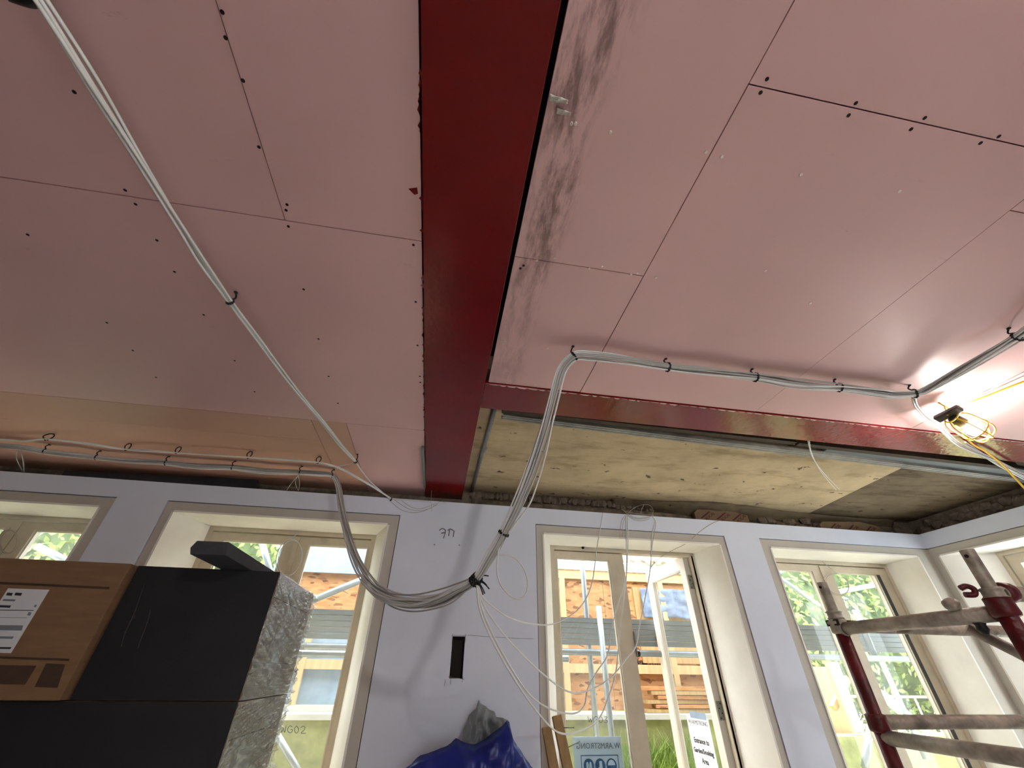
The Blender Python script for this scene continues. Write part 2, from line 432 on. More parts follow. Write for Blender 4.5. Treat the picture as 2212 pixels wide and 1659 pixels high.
PINK = srgb(218, 175, 175)
M = {
    'board': board_mat('pink_plasterboard', PINK),
    'board_stain': board_mat('stained_plasterboard', PINK, True),
    'board_tan': board_mat('tan_plasterboard', srgb(206, 160, 140)),
    'red': pm('red_oxide_paint', srgb(112, 8, 9), .26, .18, 3, .10, 45, spec=.32),
    'redtube': pm('red_tube_paint', srgb(84, 12, 15), .5, .6, 11, .3, 50),
    'redgloss': pm('red_gloss_paint', srgb(118, 10, 11), .17, .18, 3, .16, 30, spec=.55),
    'soffit': concrete_mat('soffit_concrete', srgb(196, 176, 142), srgb(112, 92, 66), .55, (2.2, 7, 2)),
    'soffit_dirty': concrete_mat('sooty_concrete', srgb(116, 102, 82), srgb(50, 42, 34), .8, (2, 9, 2), .5),
    'rubble': pm('broken_masonry', srgb(126, 112, 98), .95, .35, 14, .8, 40),
    'void': pm('ceiling_void', srgb(52, 46, 42), .95, .3, 4, .3, 30),
    'wall': pm('skimmed_white_wall', srgb(226, 232, 247), .75, .03, 2.2, .06, 30, spec=.25),
    'casing': pm('stone_beige_paint', srgb(200, 194, 184), .6, .05, 4, .06, 40, spec=.3),
    'cream': pm('cream_reveal_paint', srgb(244, 240, 232), .55, .05, 4, .05, 40, spec=.3),
    'frame': pm('window_frame_paint', srgb(202, 190, 168), .5, .10, 7, .08, 50, spec=.35),
    'leafpaint': pm('door_leaf_paint', srgb(228, 220, 208), .5, .08, 8, .1, 50, spec=.35),
    'bead': pm('dark_glazing_bead', srgb(60, 62, 66), .5, .1, 6, .05, 40),
    'glass': glass_mat('window_glass', haze=.018),
    'glass_hazy': glass_mat('dusty_glass', haze=.06),
    'cable': pm('white_cable_sheath', srgb(222, 222, 220), .42, .05, 9, .02, 40),
    'cable_grey': pm('grey_cable_sheath', srgb(176, 174, 170), .45, .08, 9, .02, 40),
    'cable_dim': pm('dusty_cable_sheath', srgb(186, 176, 160), .5, .08, 9, .02, 40),
    'tie': pm('black_tie_plastic', srgb(16, 15, 16), .45, .2, 20, .05, 60),
    'yellow': pm('yellow_cable', srgb(226, 182, 46), .45, .08, 9, .05, 40),
    'galv': pm('galvanised_steel', srgb(146, 145, 140), .42, .3, 9, .15, 40, metal=.2),
    'galv_dull': pm('weathered_tube', srgb(162, 153, 140), .5, .45, 14, .35, 45, metal=.15),
    'conduit': pm('grey_conduit', srgb(120, 122, 126), .5, .15, 10, .1, 40, metal=.3),
    'dark_timber': pm('dark_timber', srgb(66, 54, 42), .8, .3, 8, .3, 40),
    'screw': pm('screw_steel', srgb(216, 206, 196), .35, .1, 30, .05, 60, metal=.6),
    'hole': pm('screw_hole', srgb(34, 20, 18), .9, .2, 30, .05, 60),
    'bulb': emit_mat('lit_bulb', (1.0, .965, .91, 1), BULB),
    'bulb_far': emit_mat('dimmer_bulb', (1.0, .965, .91, 1), BULB*4.1),
    'black': pm('black_rubber', srgb(26, 25, 26), .55, .2, 14, .1, 50),
    'carton': pm('brown_cardboard', srgb(128, 98, 70), .8, .10, 7, .12, 70, stretch=(1, 1, 6)),
    'carton_pale': pm('pale_cardboard', srgb(206, 180, 152), .75, .08, 7, .1, 70),
    'carton_black': pm('black_carton_print', srgb(30, 31, 33), .5, .18, 5, .1, 40),
    'ink': pm('dark_ink', srgb(70, 52, 40), .8, .2, 20, .05, 40),
    'paper': pm('white_paper', srgb(236, 236, 236), .7, .03, 9, .03, 40),
    'label': pm('grey_label_paper', srgb(214, 216, 220), .7, .04, 9, .03, 40),
    'print': pm('printed_text', srgb(52, 56, 66), .8, .1, 20, .02, 40),
    'printgrey': pm('faded_print', srgb(120, 124, 132), .8, .1, 20, .02, 40),
    'signblue': pm('sign_blue', srgb(48, 92, 142), .6, .05, 9, .02, 40),
    'signpaper': pm('sign_sheet', srgb(196, 214, 232), .6, .04, 9, .02, 40),
    'foam': pm('dark_grey_foam', srgb(62, 63, 68), .8, .12, 9, .2, 90),
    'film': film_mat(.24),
    'tarp': pm('blue_tarpaulin', srgb(16, 38, 128), .36, .30, 5, .25, 26, spec=.5),
    'bag': pm('grey_sheeting', srgb(128, 134, 138), .5, .30, 8, .3, 30, spec=.4),
    'timber': pm('raw_timber', srgb(170, 140, 96), .7, .2, 3, .15, 30, stretch=(12, 12, 1)),
    'timber_pale': pm('pale_timber', srgb(190, 162, 118), .7, .12, 3, .12, 30, stretch=(10, 10, 1)),
    'plate': pm('steel_box_plate', srgb(126, 130, 122), .4, .15, 12, .1, 50, metal=.6),
    'pencil': pm('pencil_mark', srgb(128, 126, 130), .8, .1, 30, .02, 40),
    'smudge': pm('dirty_smudge', srgb(188, 184, 186), .8, .08, 30, .02, 40),
    'insul': pm('insulation_facing', srgb(128, 104, 80), .7, .1, 9, .1, 40),
    'insulred': pm('insulation_print', srgb(92, 40, 38), .7, .1, 9, .1, 40),
    'floor': pm('dusty_screed', srgb(208, 204, 198), .85, .12, 3, .2, 30),
    'osb': osb_mat(),
    'polysheet': pm('blue_grey_sheeting', srgb(140, 158, 178), .45, .12, 6, .5, 9),
    'greyboard': pm('grey_scaffold_board', srgb(118, 124, 126), .75, .16, 4, .2, 30, stretch=(1, 8, 8)),
    'tube_out': pm('outdoor_galvanised', srgb(132, 140, 146), .4, .12, 12, .1, 40, metal=.4),
    'plinth': pm('mossy_render', srgb(142, 144, 92), .9, .28, 5, .4, 25),
    'coping': pm('pale_coping', srgb(186, 184, 176), .8, .06, 6, .2, 30),
    'tile': pm('roof_tile', srgb(168, 152, 142), .7, .15, 9, .2, 30),
    'soil': pm('garden_soil', srgb(128, 130, 84), .95, .3, 6, .5, 20),
    'leaf': leaf_mat('hedge_leaves', srgb(84, 108, 46), srgb(160, 168, 98), 5),
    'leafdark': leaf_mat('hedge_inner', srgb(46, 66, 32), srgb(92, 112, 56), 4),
    'grass': leaf_mat('grass_blades', srgb(92, 124, 44), srgb(150, 168, 84), 9),
    'render_out': pm('pale_outdoor_render', srgb(216, 208, 190), .85, .08, 4, .2, 25),
    'bluecloth': pm('blue_cloth', srgb(112, 126, 152), .7, .2, 14, .6, 16),
}

# ================================================================== STRUCTURE
ZC = 2.70      # underside of boards
YW = 2.95      # face of wall lining
ZT = 2.615     # top of the lining
ZS = 2.77      # concrete soffit
YM = 3.10      # masonry face behind lining
YF = 3.23      # window frame plane
XR = 4.10      # face of right lining

MB().box(-4.7, 4.6, -4.2, 3.1, -.12, 0).build('floor', M['floor'], kind='structure')

def plate(name, u, v, holes, w0, w1, mat, axis='y', **kw):
    """slab with rectangular holes; axis = the direction of its thickness"""
    us = sorted(set([u[0], u[1]]+[q for h in holes for q in (h[0], h[1]) if u[0] < q < u[1]]))
    vs = sorted(set([v[0], v[1]]+[q for h in holes for q in (h[2], h[3]) if v[0] < q < v[1]]))
    nu, nv = len(us)-1, len(vs)-1
    solid = [[not any(h[0] <= (us[i]+us[i+1])/2 <= h[1] and h[2] <= (vs[j]+vs[j+1])/2 <= h[3] for h in holes) for j in range(nv)] for i in range(nu)]
    def P(a, b, c):
        return (a, c, b) if axis == 'y' else (c, a, b)
    mb = MB()
    for i in range(nu):
        for j in range(nv):
            if not solid[i][j]: continue
            a, b, c, d = us[i], us[i+1], vs[j], vs[j+1]
            for wv in (w0, w1):
                mb.add([P(a, c, wv), P(b, c, wv), P(b, d, wv), P(a, d, wv)], [(0, 1, 2, 3)])
            for (di, dj, e) in ((-1, 0, ((a, c), (a, d))), (1, 0, ((b, c), (b, d))), (0, -1, ((a, c), (b, c))), (0, 1, ((a, d), (b, d)))):
                ii, jj = i+di, j+dj
                if 0 <= ii < nu and 0 <= jj < nv and solid[ii][jj]: continue
                (p, q), (r, t) = e
                mb.add([P(p, q, w0), P(r, t, w0), P(r, t, w1), P(p, q, w1)], [(0, 1, 2, 3)])
    me_f = mb
    o = me_f.build(name, mat, **kw)
    bm = bmesh.new(); bm.from_mesh(o.data)
    bmesh.ops.remove_doubles(bm, verts=bm.verts[:], dist=1e-5)
    bmesh.ops.recalc_face_normals(bm, faces=bm.faces[:])
    bm.to_mesh(o.data); bm.free()
    return o

# windows along the front wall: casing outer (x0,x1), opening at the wall face, opening at the frame
WIN = {
    1: dict(cx=(-3.44, -2.121), op=(-3.36, -2.191), fr=(-3.27, -2.29), kind='window'),
    2: dict(cx=(-1.819, -.311), op=(-1.752, -.387), fr=(-1.64, -.49), kind='window'),
    3: dict(cx=(.673, 2.204), op=(.735, 2.143), fr=(.851, 2.075), kind='door'),
    4: dict(cx=(2.51, 4.1105), op=(2.591, 3.956), fr=(2.69, 3.94), kind='window'),
}
ZO, ZF, ZCAS = 2.425, 2.422, 2.497
Z0 = .06
HOLE = (at_y(978, 1374, YW), at_y(1002, 1466, YW))
holes = [(w['cx'][0], min(w['cx'][1], XR), Z0-.02, ZCAS) for w in WIN.values()]
holes.append((HOLE[0].x, HOLE[0].x+.078, HOLE[1].z, HOLE[0].z))
wall_front = plate('wall_front', (-4.6, XR+.0), (0, ZT), holes, YW, YW+.03, M['wall'], kind='structure')
mh = [(w['op'][0]-.03, w['op'][1]+.03, Z0-.02, ZO+.03) for w in WIN.values()]
plate('wall_masonry', (-4.7, 4.75), (0, ZS), mh, YM, YM+.36, M['rubble'], kind='structure')
W5 = dict(op=(1.55, 2.887), fr=(1.62, 2.69))
plate('wall_right', (-4.1, YW), (0, ZT), [(1.42, YW+.001, Z0-.02, ZCAS)], XR, XR+.03, M['wall'], axis='x', kind='structure')
plate('wall_right_masonry', (-4.2, 3.46), (0, ZS), [(1.5, 2.90, Z0-.02, ZO+.03)], 4.25, 4.62, M['rubble'], axis='x', kind='structure')
MB().box(-4.72, -4.6, -4.2, 3.1, 0, 2.8).build('wall_left', M['rubble'], kind='structure')
ADDED_BACKWIN = [(-.2, 1.0)]      # unseen glazed opening, added behind the viewer to light the room
plate('wall_back', (-4.7, 4.6), (0, 2.8), [(a_, b_, .5, 2.35) for a_, b_ in ADDED_BACKWIN], -4.3, -4.2, M['rubble'], kind='structure')

# pencilled scrawl, chased outline and scuffs on the wall
def strokes(name, lines, Y, r, mat, parent, push=.0006):
    mb = MB()
    for l in lines:
        pts = [at_y(px, py, Y)-Vector((0, push, 0)) for px, py in l]
        if len(pts) > 2: pts = [Vector(p) for p in crom([tuple(p) for p in pts], 4)]
        mb.tube(pts, r, 4)
    return mb.build(name, mat, parent)
strokes('pencil_mark', [[(949, 1146), (955, 1142), (962, 1145), (961, 1154), (958, 1163)], [(953, 1152), (963, 1150)],
                        [(967, 1146), (973, 1143), (979, 1146)], [(971, 1145), (969, 1158)], [(981, 1146), (979, 1160)],
                        [(937, 1176), (940, 1177)], [(991, 1177), (993, 1178)]], YW, .0036, M['pencil'], wall_front)
strokes('saw_cut', [[(975, 1372), (1008, 1373)], [(978, 1369), (976, 1392)], [(1006, 1369), (1005, 1388)], [(968, 1462), (1003, 1467)],
                    [(974, 1460), (973, 1478)], [(1000, 1462), (998, 1474)], [(962, 1468), (960, 1482)], [(1010, 1372), (1080, 1377), (1152, 1380)]], YW, .0010, M['pencil'], wall_front)
# the sunk box in the cut hole
hb = MB().box(HOLE[0].x-.01, HOLE[0].x+.09, YW+.085, YW+.09, HOLE[1].z-.02, HOLE[0].z+.02)
hb.build('hole_back', M['void'], wall_front)

# ------------------------------------------------------------------ window builder
def bar_frame(mb, a, b, z0, z1, c0, c1, wl, wr, wb, wt, axis='y'):
    def bx(u0, u1, v0, v1):
        if axis == 'y': mb.box(u0, u1, c0, c1, v0, v1)
        else: mb.box(c0, c1, u0, u1, v0, v1)
    bx(a, a+wl, z0, z1); bx(b-wr, b, z0, z1); bx(a+wl, b-wr, z0, z0+wb); bx(a+wl, b-wr, z1-wt, z1)
    return mb

def add_pane(a, b, z0, z1, c, par, axis='y', mat='glass'):
    mb = MB()
    if axis == 'y': mb.box(a, b, c-.002, c+.002, z0, z1)
    else: mb.box(c-.002, c+.002, a, b, z0, z1)
    return mb.build('pane', M[mat], par)

GLZ = 2.335   # top of glass
def reveal_and_casing(root, cx, op, fr, w0, w1, axis='y'):
    def P(u, w, z): return (u, w, z) if axis == 'y' else (w, u, z)
    names = ('reveal', 'reveal', 'head_soffit')
    t = .012
    quads = [[P(op[0], w0, Z0), P(fr[0], w1, Z0), P(fr[0], w1, ZF), P(op[0], w0, ZO)],
             [P(op[1], w0, Z0), P(fr[1], w1, Z0), P(fr[1], w1, ZF), P(op[1], w0, ZO)],
             [P(op[0], w0, ZO), P(op[1], w0, ZO), P(fr[1], w1, ZF), P(fr[0], w1, ZF)]]
    ext = [P(-t, 0, 0), P(t, 0, 0), (0, 0, t)]
    for n, q, e in zip(names, quads, ext):
        MB().prism(q, e).build(n, M['cream'], root)
    cw = MB()
    g = .005
    def cb(u0, u1, v0, v1):
        if axis == 'y': cw.box(u0, u1, w0+.006, w0+.024, v0, v1)
        else: cw.box(w0+.006, w0+.024, u0, u1, v0, v1)
    cb(cx[0]+g, op[0], Z0, ZCAS-g); cb(op[1], cx[1]-g, Z0, ZCAS-g); cb(op[0], op[1], ZO, ZCAS-g)
    cw.build('casing', M['casing'], root)

def make_window(n, w, glassA, glassB):
    a, b = w['fr']; root = empty(('door_%d' if w['kind'] == 'door' else 'window_%d') % n, ((a+b)/2, YF, 0), kind='structure')
    reveal_and_casing(root, w['cx'], w['op'], w['fr'], YW, YF)
    fm = MB()
    bar_frame(fm, w['op'][0]-.03, w['op'][1]+.03, .0, ZO+.03, YF, YF+.07, a-w['op'][0]+.03+.03, w['op'][1]+.03-b+.03, .08, .03+.03+.003)
    fm.build('frame', M['frame'], root)
    return root, a+.03, b-.03

def make_sash(root, x0, x1, gx0, gx1, z0, z1, gz0, gz1, y0, mat='frame', name='sash', hz='glass'):
    mb = MB(); bar_frame(mb, x0, x1, z0, z1, y0, y0+.05, gx0-x0, x1-gx1, gz0-z0, z1-gz1)
    s = mb.build(name, M[mat], root)
    bd = MB(); bar_frame(bd, gx0, gx1, gz0, gz1, y0+.012, y0+.03, .008, .008, .008, .008); bd.build('glazing_bead', M['bead'] if name == 'sash_dark' else M['leafpaint'], s)
    add_pane(gx0+.004, gx1-.004, gz0+.004, gz1-.004, y0+.034, s, mat=hz)
    return s

YS = YF+.012
r1, a, b = make_window(1, WIN[1], None, None)
make_sash(r1, a, -2.79, a+.09, -2.866, .08, 2.385, .3, GLZ, YS, hz='glass_hazy'); make_sash(r1, -2.785, b, -2.69, b-.06, .08, 2.385, .3, GLZ, YS, hz='glass_hazy')
r2, a, b = make_window(2, WIN[2], None, None)
make_sash(r2, a, -1.036, a+.08, -1.117, .08, 2.385, .3, GLZ, YS); make_sash(r2, -1.031, b, -.948, -.532, .08, 2.385, .3, GLZ, YS)
MB().box(-1.05, -1.018, YS-.012, YS, .09, 2.38).build('cover_strip', M['frame'], r2)
r3, a, b = make_window(1, WIN[3], None, None)
s3 = make_sash(r3, a, 1.455, .905, 1.335, .08, 2.385, .3, GLZ, YS, name='leaf')
MB().lathe(at_y(1259, 1183, YF)-Vector((0, .012, 0)), (0, 1, 0), [(0, .010), (.012, .012)], 10).build('bolt_hole', M['hole'], r3)
r4, a, b = make_window(4, WIN[4], None, None)
make_sash(r4, a, 3.262, a+.05, 3.17, .08, 2.385, .3, GLZ, YS); make_sash(r4, 3.266, b, 3.355, 3.797, .08, 2.385, .3, GLZ, YS)
MB().box(3.245, 3.285, YS-.010, YS, .09, 2.38).build('cover_strip', M['frame'], r4)
MB().box(3.80, 3.83, YS-.004, YS+.03, .3, 2.33).build('draught_seal', M['bead'], r4)

# open leaf of the door, swung outwards, with its hinges
LX, LY0, LW, LT = 2.022, 3.275, .70, .048
leaf = MB()
bar_frame(leaf, LY0, LY0+LW, .08, 2.405, LX-LT/2, LX+LT/2, .075, .085, .2, .095, axis='x')
lf = leaf.build('leaf', M['leafpaint'], r3, label='white door leaf standing open towards the garden')
bd = MB(); bar_frame(bd, LY0+.075, LY0+LW-.085, .28, 2.31, LX-.02, LX+.012, .010, .012, .01, .010, axis='x'); bd.build('glazing_bead', M['casing'], lf)
add_pane(LY0+.08, LY0+LW-.09, .285, 2.305, LX, lf, axis='x')
MB().box(LX-LT/2+.002, LX+LT/2+.02, LY0-.003, LY0, .08, 2.405).build('hinge_edge', M['casing'], lf)
for (px, py) in ((1494, 1257), (1557, 1535)):
    c = at_y(px, py, LY0-.004)
    mb = MB().box(LX-.012, LX+.03, LY0-.007, LY0-.003, c.z-.052, c.z+.052)
    mb.tube([(LX+.034, LY0-.006, c.z-.052), (LX+.034, LY0-.006, c.z+.052)], .007, 8)
    hg = mb.build('hinge', M['plate'], lf)
    for k in range(4):
        MB().disc((LX-.002+(k % 2)*.014, LY0-.007, c.z-.04+k*.026), (0, -1, 0), .0045, 8).build('screw', M['hole'], hg)
MB().box(2.052, 2.066, YF+.0, YF+.09, .08, 2.40).build('weather_strip', M['polysheet'], r3)
# lock and knob on the closed leaf's edge
kn = at_y(1379, 1411, YF+.03)
MB().box(1.452, 1.462, YF+.0, YF+.06, kn.z-.02, kn.z+.13).build('lock_plate', M['plate'], s3)
MB().lathe((1.46, YF+.05, kn.z), (.9, .25, 0), [(0, .008), (.018, .009), (.02, .021), (.034, .023), (.042, .012)], 14).build('door_knob', M['black'], s3)

# window 5 in the right wall
root5 = empty('window_5', (4.4, 2.1, 0), kind='structure')
reveal_and_casing(root5, (1.42, YW+.0115), W5['op'], W5['fr'], XR, 4.38, axis='x')
fm = MB(); bar_frame(fm, 1.5, 2.90, 0, ZO+.03, 4.38, 4.45, .15, .24, .08, .063, axis='x'); fm.build('frame', M['frame'], root5)
for (y0, y1) in ((1.655, 2.155), (2.16, 2.655)):
    mb = MB(); bar_frame(mb, y0, y1, .08, 2.385, 4.392, 4.44, .07, .07, .2, .06, axis='x'); s5 = mb.build('sash', M['frame'], root5)
    add_pane(y0+.07, y1-.07, .28, 2.325, 4.425, s5, axis='x')
# broken-out hole in its head
hc = at_z(2185, 1188, ZO-.001)
MB().prism([at_z(x, y, ZO-.0015) for x, y in ((2168, 1190), (2180, 1184), (2212, 1183), (2230, 1188), (2212, 1195), (2190, 1195))], (0, 0, .001)).build('broken_patch', M['void'], root5)
pl = [at_x(x, y, 4.365) for x, y in ((2150, 1245), (2170, 1243), (2192, 1276), (2170, 1280))]
bp_ = MB().prism([p for p in pl], (.012, 0, 0)).build('back_plate', M['plate'], root5)
for (x, y) in ((2173, 1255), (2181, 1272)):
    MB().disc(at_x(x, y, 4.363), (-1, 0, 0), .006, 10).build('screw', M['hole'], bp_)

portal((-2.78, YF+.10, 1.35), (math.pi/2, 0, 0), 1.0, 2.2)
portal((-1.07, YF+.10, 1.35), (math.pi/2, 0, 0), 1.2, 2.2)
portal((1.45, YF+.10, 1.35), (math.pi/2, 0, 0), 1.25, 2.2)
portal((3.3, YF+.10, 1.35), (math.pi/2, 0, 0), 1.2, 2.2)
for k_, (a_, b_) in enumerate(ADDED_BACKWIN):
    wb_ = empty('window_%d' % (k_+6), ((a_+b_)/2, -4.25, .5), kind='structure')  # added window out of view, there for its daylight
    fb_ = MB(); bar_frame(fb_, a_, b_, .5, 2.35, -4.29, -4.22, .06, .06, .06, .06); fb_.box((a_+b_)/2-.03, (a_+b_)/2+.03, -4.29, -4.22, .56, 2.29); fb_.build('frame', M['frame'], wb_)
    add_pane(a_+.06, b_-.06, .56, 2.29, -4.25, wb_)
    portal(((a_+b_)/2, -4.36, 1.43), (-math.pi/2, 0, 0), b_-a_, 1.85)
portal((4.48, 2.15, 1.35), (math.pi/2, 0, -math.pi/2), 1.2, 2.2)

# ------------------------------------------------------------------ ceiling: void above, boards, concrete bay
BXL, BXR = -.160, .119       # beam flange edges
XB0, XB1 = 1.518, 1.735      # cross beam flange
ceiling = MB().box(-4.7, 4.7, -4.3, 3.5, 2.86, 2.96).build('ceiling', M['void'], kind='structure')
g = .0015
boards = []
def board(x0, x1, y0, y1, mat='board', z=ZC):
    o = MB().box(x0+g, x1-g, y0+g, y1-g, z, z+.0125).build('plasterboard', M[mat], ceiling)
    boards.append((x0, x1, y0, y1, o)); return o
xl = BXL-.004
R1, R2, R3 = .800, 2.04, 2.285
board(-.572, xl, -1.6, R1); board(-2.972, -.572, -1.6, R1, z=ZC+.001); board(-4.6, -2.972, -1.6, R1)
board(-2.56, xl, R1, R2); board(-4.6, -2.56, R1, R2, z=ZC+.001)
xs1 = at_z(672, 908, ZC).x; xs2 = at_z(747, 912, ZC).x
board(xs2, xl, R2, 3.10); board(xs1, xs2, R2, 3.10, 'board_tan', ZC+.001); board(-4.6, xs1, R2, R3, 'board_tan'); board(-4.6, xs1, R3, 3.10, 'board_tan', ZC+.0012)
board(-4.6, -2.0, -4.2, -1.6); board(-2.0, xl, -4.2, -1.6)
xr = BXR+.014
C1, C2, C3 = .580, 1.516, 2.449
board(xr, C1, -.9, .804, 'board_stain'); board(xr, C1, .804, XB0-.003, 'board_stain', ZC+.001)
board(C1, C2, -.9, .2475, z=ZC+.0008); board(C1, C2, .2475, XB0-.003)
board(C2, C3, .394, XB0-.003, z=ZC+.001); board(C2, C3, -.9, .394)
board(C3, 4.25, -.9, .9, z=ZC+.0005); board(C3, 4.25, .9, XB0-.003)
board(xr, 2.2, -4.2, -.9); board(2.2, 4.25, -4.2, -.9)

# screw heads and empty screw holes
proto = {}
def screw(px, py, kind):
    p = at_z(px, py, ZC)
    for (x0, x1, y0, y1, o) in boards:
        if x0 <= p.x <= x1 and y0 <= p.y <= y1:
            z = WORLDPOS[o].z-.0007
            if kind not in proto:
                mb = MB()
                if kind == 'w':
                    mb.lathe((p.x, p.y, z), (0, 0, 1), [(-.0006, .0018), (-.0009, .0032), (-.0006, .0044), (.0006, .0047)], 12)
                    q = mb.build('screw', M['screw'], o)
                else:
                    q = MB().disc((p.x, p.y, z), (0, 0, 1), .0045, 10, .0006).build('screw_hole', M['hole'], o)
                proto[kind] = (q, Vector((p.x, p.y, z)))
            else:
                q, q0 = proto[kind]
                twin(q, Vector((p.x, p.y, z))-q0, o)
            return
for q in ((1160, 563), (1198, 558), (1273, 580), (1301, 575), (1363, 593), (1377, 590), (1417, 600), (1183, 753), (1156, 831), (1244, 841), (1263, 841),
          (1318, 286), (1234, 267), (1243, 267), (1525, 329), (1559, 339), (1730, 377), (1943, 413), (1653, 585), (1750, 655), (582, 903), (672, 914), (604, 943), (609, 947)):
    screw(*q, 'w')
for q in ((1657, 171), (1643, 200), (1849, 223), (1833, 249), (1998, 255), (1968, 279), (2158, 295), (2118, 309), (480, 26), (487, 82), (525, 174), (559, 318),
          (620, 442), (618, 454), (623, 489), (160, 199), (270, 411), (293, 441), (339, 519), (377, 587), (440, 680), (507, 779), (550, 846), (656, 625),
          (688, 732), (710, 813), (730, 871), (893, 529), (898, 652), (902, 746), (231, 697), (287, 757), (337, 815), (60, 507), (907, 813), (908, 826), (1131, 574), (1124, 580)):
    screw(*q, 'd')
# torn paper flaps on the near stained board
for (px, py, s) in ((1207, 214, 1.0), (1217, 241, .8), (1088, 737, .6)):
    c = at_z(px, py, ZC); mb = MB(); n = 9
    def flap(u, v, c=c, s=s):
        return c+Vector(((u-.5)*.045*s, (v-.5)*.016*s*(1-.5*u), -.001-.006*s*abs(math.sin(u*5+v*3))))
    mb.grid(flap, 8, 4).build('torn_paper', M['casing'], [b for b in boards if b[0] <= c.x <= b[1] and b[2] <= c.y <= b[3]][0][4], solid=.0006)

# bare concrete bay beyond the cross beam (two pours)
p1, p2 = at_z(1762, 1102, ZS), at_z(1960, 1005, ZS)
kx = (p2.x-p1.x)/(p2.y-p1.y)
def seam(y): return p1.x+kx*(y-p1.y)
MB().prism([(BXR-.2, 1.5, ZS), (seam(1.5), 1.5, ZS), (seam(3.12), 3.12, ZS), (BXR-.2, 3.12, ZS)], (0, 0, .08)).build('soffit', M['soffit'], ceiling)
MB().prism([(seam(1.5)+.003, 1.5, ZS+.004), (4.3, 1.5, ZS+.004), (4.3, 3.12, ZS+.004), (seam(3.12)+.003, 3.12, ZS+.004)], (0, 0, .08)).build('soffit', M['soffit_dirty'], ceiling)

# broken masonry and plaster where soffit meets wall
rb = random.Random(3)
def rock(mb, c, sx, sy, sz, rng):
    c = Vector(c); n = 6; ph = rng.random()*6
    vs = []; fs = []
    for j, (zz, rr) in enumerate(((-.5, .6), (-.2, 1), (.25, .95), (.5, .5))):
        for k in range(n):
            a = 2*math.pi*k/n+ph; q = rr*(.75+.5*rng.random())
            vs.append(c+Vector((math.cos(a)*sx/2*q, math.sin(a)*sy/2*q, zz*sz*(.85+.3*rng.random()))))
    for j in range(3):
        for k in range(n):
            fs.append((j*n+k, j*n+(k+1) % n, (j+1)*n+(k+1) % n, (j+1)*n+k))
    fs.append(tuple(range(n))[::-1]); fs.append(tuple(3*n+k for k in range(n)))
    mb.add(vs, fs)
wm = bpy.data.objects['wall_masonry']
x = .20
while x < 2.15:
    w_ = rb.uniform(.03, .075)
    mb = MB(); rock(mb, (x, YM-.008+rb.uniform(-.006, .006), ZS-.035+rb.uniform(-.006, .004)), w_*1.2, .05, rb.uniform(.045, .07), rb)
    mb.build('stone', M['rubble'], wm); x += w_*.86
MB().grid(lambda u, v: Vector((.2+u*2.1, YM-.012-.01*mnoise.noise(Vector((u*18, v*4, 0))), 2.60+v*.10+.012*mnoise.noise(Vector((u*9, v*3, 2))))), 70, 5).build('mortar_bed', M['rubble'], wm, solid=.012)
def cove(u, v):
    px = 1350+u*620
    h = .028+.07*math.exp(-((px-1560)/130)**2)
    X = .95*(1-u)+u*4.02+.35*u*0
    return Vector((1.35+u*2.7, YM-.004-h*1.5*(1-v)-.01*mnoise.noise(Vector((u*14, v*3, 5))), ZS-.002-v*(.035+h*.7)-.008*mnoise.noise(Vector((u*16, v*2, 9)))))
MB().grid(cove, 80, 6).build('plaster_cove', M['soffit_dirty'], wm, solid=.006)
rb2 = random.Random(5)
for k in range(16):
    mb = MB(); rock(mb, (2.7+k*.09+rb2.uniform(-.03, .03), YM-.02, 2.66+rb2.uniform(-.03, .05)), .11, .07, .06, rb2); mb.build('stone', M['rubble'], wm)
wrm = bpy.data.objects['wall_right_masonry']
for k in range(26):
    mb = MB(); rock(mb, (4.25-.012, 3.0-k*.06+rb2.uniform(-.02, .02), 2.70+rb2.uniform(-.06, .05)), .06, .10, rb2.uniform(.04, .09), rb2); mb.build('stone', M['rubble'], wrm)

# insulation scraps standing in the cavity
def insul(px0, px1, ytop0, ytop1, lab, txt):
    Y = YW+.06
    a, b_ = at_y(px0, ytop0, Y), at_y(px1, ytop1, Y)
    pts = [(a.x, Y, 2.5), (b_.x, Y, 2.5), (b_.x, Y, b_.z-.03), ((a.x*.3+b_.x*.7), Y, b_.z), (a.x+.03, Y, a.z), (a.x-.01, Y, a.z-.03)]
    o = MB().prism(pts, (0, .03, 0)).build('insulation_offcut', M['insul'], label=lab, cat='insulation')
    w_ = b_.x-a.x
    for k in range(3):
        xx = a.x+w_*(.18+.3*k); zt = min(a.z, b_.z)-.012
        MB().prism([(xx-.055, Y-.001, zt-.06), (xx-.035, Y-.001, zt-.06), (xx+.055, Y-.001, zt), (xx+.035, Y-.001, zt)], (0, -.0006, 0)).build('printed_stripe', M['insulred'], o)
        text_mesh(txt, .034, 'printed_word', M['insulred'], o, (xx+.045, Y-.0016, zt-.046), (.83, 0, .55), (-.55, 0, .83))
    return o
insul(1500, 1612, 1100, 1106, 'brown insulation board with red printed stripes above the open door', 'ROCAL')
insul(1770, 1895, 1126, 1130, 'dim brown insulation board in the corner above the right-hand window', 'ROCAL')
zz = at_y(150, 1030, YW+.05).z
pa, pb = at_y(140, 1016, YW+.05), at_y(556, 1036, YW+.05)
MB().prism([(pa.x, YW+.05, 2.5), (pb.x+.05, YW+.05, 2.5), (pb.x, YW+.05, pb.z), (pa.x, YW+.05, pa.z)], (0, .02, 0)).build('dark_board_offcut', M['foam'], label='dark board offcut slotted behind the wall top at far left', cat='board')

